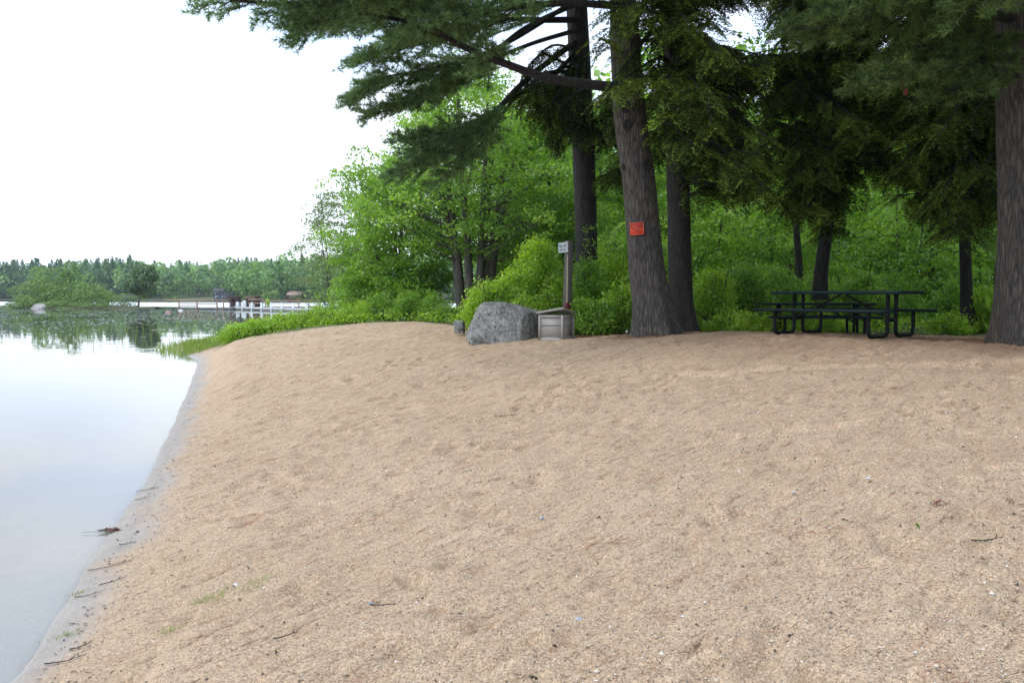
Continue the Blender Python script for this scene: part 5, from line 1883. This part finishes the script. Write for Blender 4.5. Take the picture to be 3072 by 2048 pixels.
def build_warning():
    d = 16.5
    ctr = P(1903, 690, d)
    ax = P(1929, 690, d)
    rr = np.interp(690, [p[1] for p in A_PTS][::-1], A_R[::-1])
    off = (ctr[0] - ax[0]) / rr
    ang = math.asin(max(-.9, min(.9, off))) * .55
    nrm = np.array([math.sin(ang), -math.cos(ang), 0])
    pos = np.array([ctr[0], d - math.sqrt(max(rr * rr - (ctr[0] - ax[0]) ** 2, .01)) - .045, ctr[2]])
    t = thing("warning_sign", "red orange warning sign on a dark backing board on the leaning pine", "sign", pos)
    t.rotation_euler = (0, R(-4), ang)
    MB().box([.008, .012, -.006], (.30, .022, .275)).build("backing_board", M["sign_back"], t)
    pl = MB().box([0, -.006, 0], (.272, .008, .245)).build("plate", M["sign_red"], t)
    ed = MB()
    for x, z, w, h in ((0, .1195, .272, .006), (0, -.1195, .272, .006), (-.133, 0, .006, .233), (.133, 0, .006, .233)):
        ed.box([x, -.011, z], (w, .003, h))
    ed.build("border", M["sign_pale"], pl)
    fr = MB()
    for x, z, w, h in ((0, .103, .236, .009), (0, .030, .236, .011), (-.116, .0665, .009, .064), (.116, .0665, .009, .064)):
        fr.box([x, -.0112, z], (w, .003, h))
    fr.build("header_frame", M["sign_dark"], pl)
    Rm = Matrix.Translation((0, -.0115, .0665)) @ Matrix.Rotation(R(90), 4, 'X')
    text_mesh("lettering", "WARNING", .055, M["sign_dark"], pl, Rm)
    mb = MB()
    rg = np.random.default_rng(6)
    for z, x0, x1, h in ((.008, -.1, .1, .011), (-.020, -.07, .07, .011), (-.045, -.055, .06, .007), (-.062, -.045, .05, .006), (-.078, -.04, .04, .006)):
        x = x0
        while x < x1:
            w = rg.uniform(.008, .022)
            mb.box([x + w / 2, -.0112, z], (w, .003, h))
            x += w + .005
    mb.build("fine_print", M["sign_dark"], pl)


build_warning()


# ------------------------------------------------------------------ picnic tables
def slab(mb, x, y, w, d, z, th, rad, n=6):
    """Rounded rectangular slab with softened edges, centre (x, y), top at z."""
    pts = []
    for k, (sx, sy) in enumerate(((1, 1), (-1, 1), (-1, -1), (1, -1))):
        for a in np.linspace(0, math.pi / 2, n):
            q = a + k * math.pi / 2
            pts.append([sx * (w / 2 - rad) + rad * math.cos(q), sy * (d / 2 - rad) + rad * math.sin(q)])
    pts = np.array(pts)
    m = len(pts)
    rings = []
    for ins, zz in ((.014, z - th), (0, z - th + .012), (0, z - .012), (.012, z)):
        sc = np.array([(w - 2 * ins) / w, (d - 2 * ins) / d])
        rings.append(np.column_stack([pts * sc + [x, y], np.full(m, zz)]))
    V = np.vstack(rings)
    i = np.arange(3)[:, None] * m
    j = np.arange(m)[None]
    k = (j + 1) % m
    mb.add(V, np.stack([i + j, i + k, i + m + k, i + m + j], -1).reshape(-1, 4))
    for o, fl in ((0, True), (3 * m, False)):
        c = V[o:o + m].mean(0)
        f = np.array([[q, (q + 1) % m, m] for q in range(m)])
        mb.add(np.vstack([V[o:o + m], c]), f[:, ::-1] if fl else f)
    return mb


def build_table(label, name="picnic_table", top="metal_green", pipe="metal_black", L=2.44, loc=(0, 0, 0), rz=0):
    t = thing(name, label, "picnic table", loc, rz, "picnic tables under the trees")
    slab(MB(), 0, 0, L, .76, .765, .055, .09).build("tabletop", M[top], t)
    for s in (-1, 1):
        slab(MB(), 0, s * .70, L, .28, .465, .05, .08).build("bench", M[top], t)
    fx = L / 2 - .36
    for sx in (-1, 1):
        for s in (-1, 1):
            R_ = .10
            y0, y1 = s * .70, s * .13
            def arc(cy, cz, a0, a1):
                return [[sx * fx, cy + R_ * math.cos(a), cz + R_ * math.sin(a)] for a in np.linspace(a0, a1, 6)]
            lo = .03
            pts = [[sx * fx, y0, .415], [sx * fx, y0, lo + R_ + .03]]
            pts += arc(y0 - s * R_, lo + R_, 0 if s > 0 else math.pi, -math.pi / 2 if s > 0 else 1.5 * math.pi)
            pts += arc(y1 + s * R_, lo + R_, -math.pi / 2 if s > 0 else 1.5 * math.pi, -math.pi if s > 0 else 2 * math.pi)
            pts += [[sx * fx, y1, lo + R_ + .03], [sx * fx, y1, .708]]
            MB().tube(pts, .032, 10).build("leg", M[pipe], t, smooth=True)
        MB().box([sx * fx, 0, .29], (.035, .2, .06)).build("crossbar", M[pipe], t)
        MB().tube([[sx * .05, 0, .70], [sx * (fx - .02), 0, .31]], .016, 8).build("brace", M[pipe], t)
        for s in (-1, 1):
            MB().box([sx * fx, s * .70, .428], (.06, .24, .026)).build("bracket", M[pipe], t)
    return t


W_DIR = np.array([.80, .60])
cA = np.array([5.66, 14.02])
tz = min(gz(5.1, 15.4), gz(6.1, 13.9)) + .0
build_table("dark green picnic table closest to the beach with bent pipe legs", loc=(cA[0], cA[1], 1.41), rz=R(-53))
c2 = P(2450, 1000, 19.0)
z2 = P(2450, 908, 19.0)[2] - .765
build_table("dark green picnic table standing behind the front one", loc=(c2[0], c2[1], z2), rz=R(-7))
c3 = P(2710, 980, 25)
z3 = P(2710, 963, 25)[2] - .765
build_table("small brown picnic table far back in the grass", top="table_wood", loc=(c3[0], c3[1], z3), rz=R(6), L=1.9)
print("TABLE ground", gz(cA[0], cA[1]), gz(c2[0], c2[1]), z2, gz(c3[0], c3[1]), z3)


# ------------------------------------------------------------------ small things on the sand
r = np.random.default_rng(55)
TW = [(381, 1635, .14, 5, "short dark twig on the damp sand below the leaf clump"), (341, 1701, .36, 25, "long curved grey twig lying on the damp sand"),
      (345, 1745, .2, 40, "crooked twig beneath the long curved one"), (267, 1790, .2, 15, "dark twig beside the brown grass clump at the waterline"),
      (190, 1992, .22, 10, "black twig closest to the bottom of the damp strip"), (244, 1945, .12, 30, "short dark stick on the damp sand above the black twig"),
      (441, 1471, .22, 15, "grey twig on the damp strip midway along the shore"), (428, 1498, .14, 35, "little brown twig below the midway grey one"),
      (1519, 1250, .3, -8, "dark twig lying alone in the middle of the beach"), (1170, 1822, .26, -10, "thin dark curved twig on the sand beside a blue pebble"),
      (868, 1910, .16, 30, "short twig on the dry sand near the lower edge"), (2980, 1625, .2, 8, "thin twig on the sand below the red leaf"),
      (700, 1385, .15, 20, "tiny brown twig on the slope above the grass tufts"), (1090, 1255, .18, 5, "twig on the upper sand left of the lone dark one")]
for u, v, ln, ang, lab in TW:
    p = hit(u, v)
    th = R(ang)
    dr = np.array([math.cos(th), math.sin(th) * 1.0, 0])
    sd = np.array([-dr[1], dr[0], 0])
    k = np.linspace(-.5, .5, 9)[:, None]
    path = dr * ln * k + sd * (.16 * ln * (k * 2) ** 2 + r.normal(size=(9, 1)) * .02 * ln) + [0, 0, .012]
    path[:, 2] += np.array([gz(p[0] + q[0], p[1] + q[1]) for q in path]) - p[2]
    o = MB().tube(path, np.linspace(.004, .0015, 9), 6)
    o.tube([path[5], path[5] + (dr * .5 + sd * .8) * ln * .22 + [0, 0, .01]], [.003, .002], 5)
    ob = o.build("twig", M["driftwood" if "grey" in lab or "brown" in lab else "dark_debris"])
    ob.location = tuple(p)
    tag(ob, lab, "twig", "twigs washed up or fallen on the sand")

PEB = [(708, 1755, .035, "pale_pebble", "whitish pebble between the two lowest grass tufts"), (1110, 1812, .035, "blue_pebble", "blue grey pebble beside the thin curved twig"),
       (1735, 1864, .04, "blue_pebble", "oval blue grey pebble on the lower middle of the beach"), (2275, 1240, .03, "pale_pebble", "white pebble high on the sand below the drag line"),
       (2380, 1478, .028, "pale_pebble", "white pebble on the sand left of the red leaf"), (1982, 1765, .03, "dark_pebble", "dark stone on the lower right half of the beach"),
       (2375, 1250, .022, "pale_pebble", "little white pebble close to the white one below the drag line"), (2605, 1436, .03, "pale_pebble", "pale pebble up left from the red leaf"),
       (2740, 1522, .026, "blue_pebble", "blue grey pebble just left of the red leaf's stem"), (1625, 1556, .028, "blue_pebble", "small bluish stone in the beach's middle"),
       (472, 1571, .02, "pale_pebble", "white shell like pebble at the dry edge of the damp strip"), (1875, 1317, .02, "dark_pebble", "black pebble in the middle of the beach")]
for k, (u, v, s, m_, lab) in enumerate(PEB):
    p = hit(u, v)
    bm = bmesh.new()
    s *= .5
    bmesh.ops.create_icosphere(bm, subdivisions=3, radius=s)
    for vt in bm.verts:
        q = vt.co.normalized()
        vt.co *= 1 + .16 * math.sin(q.x * 3 + k) + .1 * math.sin(q.y * 5 + q.z * 4 + k)
        vt.co.x *= 1.15
        vt.co.z *= .62
    me = bpy.data.meshes.new("pebble")
    bm.to_mesh(me)
    bm.free()
    me.polygons.foreach_set("use_smooth", np.ones(len(me.polygons), bool))
    me.materials.append(M[m_])
    o = bpy.data.objects.new("pebble", me)
    COL.objects.link(o)
    o.location = (p[0], p[1], p[2] + s * .25)
    o.rotation_euler = (0, 0, k)
    tag(o, lab, "pebble", "loose pebbles on the sand")

TU = [(531, 1625, .05, 30, "tiny grass tuft highest up the slope by the shore"), (561, 1691, .07, 45, "grass tuft below the tiny highest one"),
      (625, 1800, .12, 130, "largest flat grass patch on the sand near the damp strip"), (745, 1765, .09, 70, "thin grass tuft up and right of the largest patch"),
      (791, 1738, .07, 50, "grass tuft farthest from the water"), (518, 1888, .06, 60, "lone grass tuft below the largest patch"),
      (197, 1907, .07, 60, "green tuft stranded on the damp sand strip"), (244, 1778, .05, 40, "brown green clump on the waterline")]
for k, (u, v, s, n, lab) in enumerate(TU):
    p = hit(u, v)
    rg = np.random.default_rng(k)
    pp = np.column_stack([rg.normal(size=n) * s * .8, rg.normal(size=n) * s * .35, np.zeros(n)])
    pp = pp @ np.array([[.86, .5, 0], [-.5, .86, 0], [0, 0, 1]])
    pp[:, 2] = [gz(p[0] + a, p[1] + b) - p[2] for a, b in pp[:, :2]]
    o = blades("grass_tuft", lab, "grass tuft", pp, .012, .032, "grass", k, .0016, 1.2)
    del o["kind"]
    o["group"] = "grass tufts on the sand"
    o.location = tuple(p)

# leaf clump at the waterline
p = hit(331, 1597)
t = thing("leaf_clump", "clump of red brown leaves and sticks stranded at the waterline", "leaf clump", p)
mb = MB()
for k in range(16):
    mb.tube([[r.normal() * .03, r.normal() * .02, .01], [r.normal() * .05, r.normal() * .03, .02 + .02 * r.random()], [r.normal() * .08, r.normal() * .04, .012]], [.003, .0025, .002], 5)
mb.build("stick", M["driftwood"], t)
c = r.normal(size=(14, 3)) * [.035, .02, .008] + [0, 0, .02]
a, b = rand_frames(14, r, .6)
V, F = quads(c, a, b, .05, .03)
MB().add(V, F).build("leaf", M["rust_leaf"], t)

# red three-bladed leaf and the green seedling
p = hit(2818, 1527)
RL = .62
t = thing("red_leaf", "dark red three bladed leaf standing on its stalk in the sand", "leaf", p)
t.scale = (RL, RL, RL)
MB().tube(curve([[.012, 0, -.01], [.006, 0, .03], [0, 0, .082]], 7), .0022, 6).build("stalk", M["red_leaf"], t)
for dx, dy, L in ((-.075, -.01, 1), (.085, .01, 1), (-.012, .05, .8)):
    k = np.linspace(0, 1, 9)
    wd = .016 * np.sin(np.clip(k * 1.02, 0, 1) * math.pi) ** .7 + .001
    x, y, z = dx * k, dy * k, .082 - .05 * k ** 1.6
    pv = unit(np.array([-dy, dx, 0]))
    Vt = [[x[i] + pv[0] * wd[i], y[i] + pv[1] * wd[i], z[i] - .004] for i in range(9)] + [[x[i], y[i], z[i] + .001] for i in range(9)] + [[x[i] - pv[0] * wd[i], y[i] - pv[1] * wd[i], z[i] - .010] for i in range(9)]
    MB().add(Vt, [[i, i + 1, 10 + i, 9 + i] for i in range(8)] + [[9 + i, 10 + i, 19 + i, 18 + i] for i in range(8)]).build("blade", M["red_leaf"], t)
p = hit(2756, 1598)
t = thing("seedling", "single green leaf seedling sprouting from the sand below the red leaf", "seedling", p)
t.scale = (.6, .6, .6)
MB().tube(curve([[.01, 0, -.01], [.008, 0, .03], [-.005, 0, .055]], 7), .0018, 6).build("stalk", M["green_leaf"], t)
k = np.linspace(0, 1, 9)
wd = .012 * np.sin(k * math.pi) ** .6 + .001
x, z = .008 - .048 * k, .035 + .045 * np.sin(k * 1.9)
Vt = [[x[i] + .3 * wd[i], -wd[i], z[i] + wd[i] * .8] for i in range(9)] + [[x[i], 0, z[i]] for i in range(9)] + [[x[i] - .3 * wd[i], wd[i], z[i] - wd[i] * .6] for i in range(9)]
MB().add(Vt, [[i, i + 1, 10 + i, 9 + i] for i in range(8)] + [[9 + i, 10 + i, 19 + i, 18 + i] for i in range(8)]).build("blade", M["green_leaf"], t)

# dead leaf caught in the right pine
p = P(2717, 272, 10.9)
a, b = rand_frames(5, r)
V, F = quads(np.array([[0, 0, 0], [.02, .01, -.03], [-.015, 0, -.03], [-.04, 0, .10], [.015, 0, .02]]), a * .3 + [0, 0, .9], unit(b * .4 + [1.0, .2, 0]), .08, .04)
o = MB().add(V, F).build("dead_leaf", M["rust_leaf"])
o.location = tuple(p)
tag(o, "rusty dead leaf cluster caught in the pine boughs above the tables", "leaf")

# small stake near the leaning pine
p = P(1881, 1003, 16.75)
t = thing("stake", "short brown stake with a white cap beside the leaning pine", "stake", (p[0], p[1], gz(p[0], p[1])))
MB().tube([[0, 0, -.05], [0, 0, .10]], .016, 8).build("shaft", M["table_wood"], t)
MB().tube([[0, 0, .10], [0, 0, .115], [0, 0, .13]], [.022, .024, .012], 8).build("cap", M["white"], t)

# fine wrack along the damp strip
mb = MB()
rg = np.random.default_rng(88)
for k in range(1100):
    y = 3.6 + 20 * rg.random() ** 1.5
    x = np.interp(y, SHORE[:, 1][1:12], SHORE[:, 0][1:12]) + (.12 + abs(rg.normal()) * .28 if rg.random() < .8 else rg.uniform(.1, .9))
    z = gz(x, y) + .004
    ln = rg.uniform(.004, .018) * (2.2 if rg.random() < .08 else 1)
    th = rg.uniform(0, 6.28)
    dx, dy = math.cos(th) * ln, math.sin(th) * ln
    w_ = rg.uniform(.15, .5)
    mb.add([[x - dx, y - dy, z], [x + dy * w_, y - dx * w_, z + .004], [x + dx, y + dy, z + .001], [x - dy * w_, y + dx * w_, z + .004]], [[0, 1, 2, 3]], rg.random())
for k in range(900):
    x, y = rg.uniform(-7, 8), 2.9 + 15 * rg.random() ** 1.3
    if shore_dist(x, y) < .5: continue
    z = gz(x, y) + .02
    for _ in range(rg.integers(1, 4)):
        c_ = np.array([x + rg.normal() * .02, y + rg.normal() * .02, z])
        ln = rg.uniform(.004, .012)
        V = c_ + unit(rg.normal(size=(6, 3))) * ln * [1.2, 1.2, .6]
        mb.add(V, [[0, 1, 2], [2, 3, 4], [4, 5, 0], [1, 3, 5]], rg.random())
tag(mb.build("debris", M["dark_debris"]), "fine dark wrack and specks strewn over the damp and dry sand", "debris", kind="stuff")

# fallen needles and coarse grains
mb = MB()
rg = np.random.default_rng(66)
n = 0
cl = []
for k in range(190):
    x, y = rg.uniform(-3.5, 7), 3 + 12 * rg.random() ** 1.2
    if shore_dist(x, y) > .9: cl.append((x, y, rg.uniform(.08, .3), rg.integers(8, 40)))
cl += [(rg.uniform(2.0, 3.6), rg.uniform(15.6, 16.3), .3, 60) for _ in range(8)] + [(rg.uniform(6.2, 7.4), rg.uniform(12, 15), .35, 60) for _ in range(10)] + [(rg.uniform(.9, 2.3), rg.uniform(17.1, 18.2), .3, 80) for _ in range(8)]
for x, y, s, m_ in cl:
    for _ in range(m_):
        px, py = x + rg.normal() * s * 1.4, y + rg.normal() * s * .7
        th = rg.normal() * .5 + .7
        ln = rg.uniform(.025, .05)
        z = gz(px, py) + .012 + rg.random() * .012
        dx, dy = math.cos(th) * ln, math.sin(th) * ln
        mb.add([[px - dx, py - dy, z - .004], [px + dx, py + dy, z], [px + dx * .9, py + dy * .9 + .003, z + .003]], [[0, 1, 2]], rg.random())
tag(mb.build("pine_needles", M["needles"]), "reddish fallen pine needles on the sand", "pine needles", kind="stuff")

gm, gn_, go = new_mat("coarse_grains")
gb_ = nd(gn_, "ShaderNodeBsdfPrincipled", Roughness=.8)
ga = nd(gn_, "ShaderNodeAttribute", attribute_name="tint")
gr = ramp(gn_, [(0, (.07, .06, .05)), (.2, (.22, .16, .11)), (.45, (.42, .31, .21)), (.8, (.5, .40, .29)), (1, (.72, .68, .62))])
gn_.links.new(ga.outputs["Fac"], gr.inputs["Fac"])
gn_.links.new(gr.outputs["Color"], gb_.inputs["Base Color"])
gn_.links.new(gb_.outputs[0], go.inputs["Surface"])
N = 75000
yy = 2.7 + 7.5 * rg.random(N) ** 1.4
xx = rg.uniform(-1, 1, N) * (yy * .66 + .3)
ok = shore_dist(xx, yy) > .75 + rg.random(N) * .9
xx, yy = xx[ok], yy[ok]
zz = None
gobj = [o for o in COL.objects if o.name == "ground"][0]
co = np.empty(len(gobj.data.vertices) * 3, np.float32)
gobj.data.vertices.foreach_get("co", co)
co = co.reshape(-1, 3)
# height of the finished sand under every grain
gy = np.unique(np.round(co[:, 1], 5))
nx_ = len(co) // len(gy)
gx = co[:nx_, 0]
gyv = co[::nx_, 1]
GZ = co[:, 2].reshape(len(gyv), nx_)
ii = np.clip(np.searchsorted(gyv, yy) - 1, 0, len(gyv) - 2)
jj = np.clip(np.searchsorted(gx, xx) - 1, 0, nx_ - 2)
fy = (yy - gyv[ii]) / (gyv[ii + 1] - gyv[ii])
fx = (xx - gx[jj]) / (gx[jj + 1] - gx[jj])
zz = (GZ[ii, jj] * (1 - fx) + GZ[ii, jj + 1] * fx) * (1 - fy) + (GZ[ii + 1, jj] * (1 - fx) + GZ[ii + 1, jj + 1] * fx) * fy
n = len(xx)
s = rg.uniform(.0018, .005, n) * (1 + (rg.random(n) < .03) * 1.2)
oct_ = np.array([[1, 0, 0], [0, 1, 0], [-1, 0, 0], [0, -1, 0], [0, 0, 1], [0, 0, -.5]], float)
V = oct_[None] * s[:, None, None] * rg.uniform(.6, 1.4, (n, 6, 1)) + np.stack([xx, yy, zz + s * .4], -1)[:, None]
of = np.array([[0, 1, 4], [1, 2, 4], [2, 3, 4], [3, 0, 4]])
F = (np.arange(n)[:, None, None] * 6 + of[None]).reshape(-1, 3)
tag(MB().add(V.reshape(-1, 3), F, np.repeat(rg.random(n), 4)).build("sand_grains", gm), "coarse loose grains over the near sand", "sand grains", kind="stuff")
# ------------------------------------------------------------------ the air over the lake
hz, hn, ho = new_mat("lake_haze")
hv = nd(hn, "ShaderNodeVolumePrincipled")
hv.inputs["Color"].default_value = (0.86, 0.93, 1.0, 1)
hv.inputs["Density"].default_value = 0.00022
hv.inputs["Anisotropy"].default_value = 0.2
hn.links.new(hv.outputs[0], ho.inputs["Volume"])
tag(MB().box([0, 570, 22], (1810, 1270, 56)).build("haze", hz), "thin pale summer haze over the lake", "haze", kind="stuff")
print("DONE", len(COL.objects), sum(len(o.data.polygons) for o in COL.objects if o.type == 'MESH'))
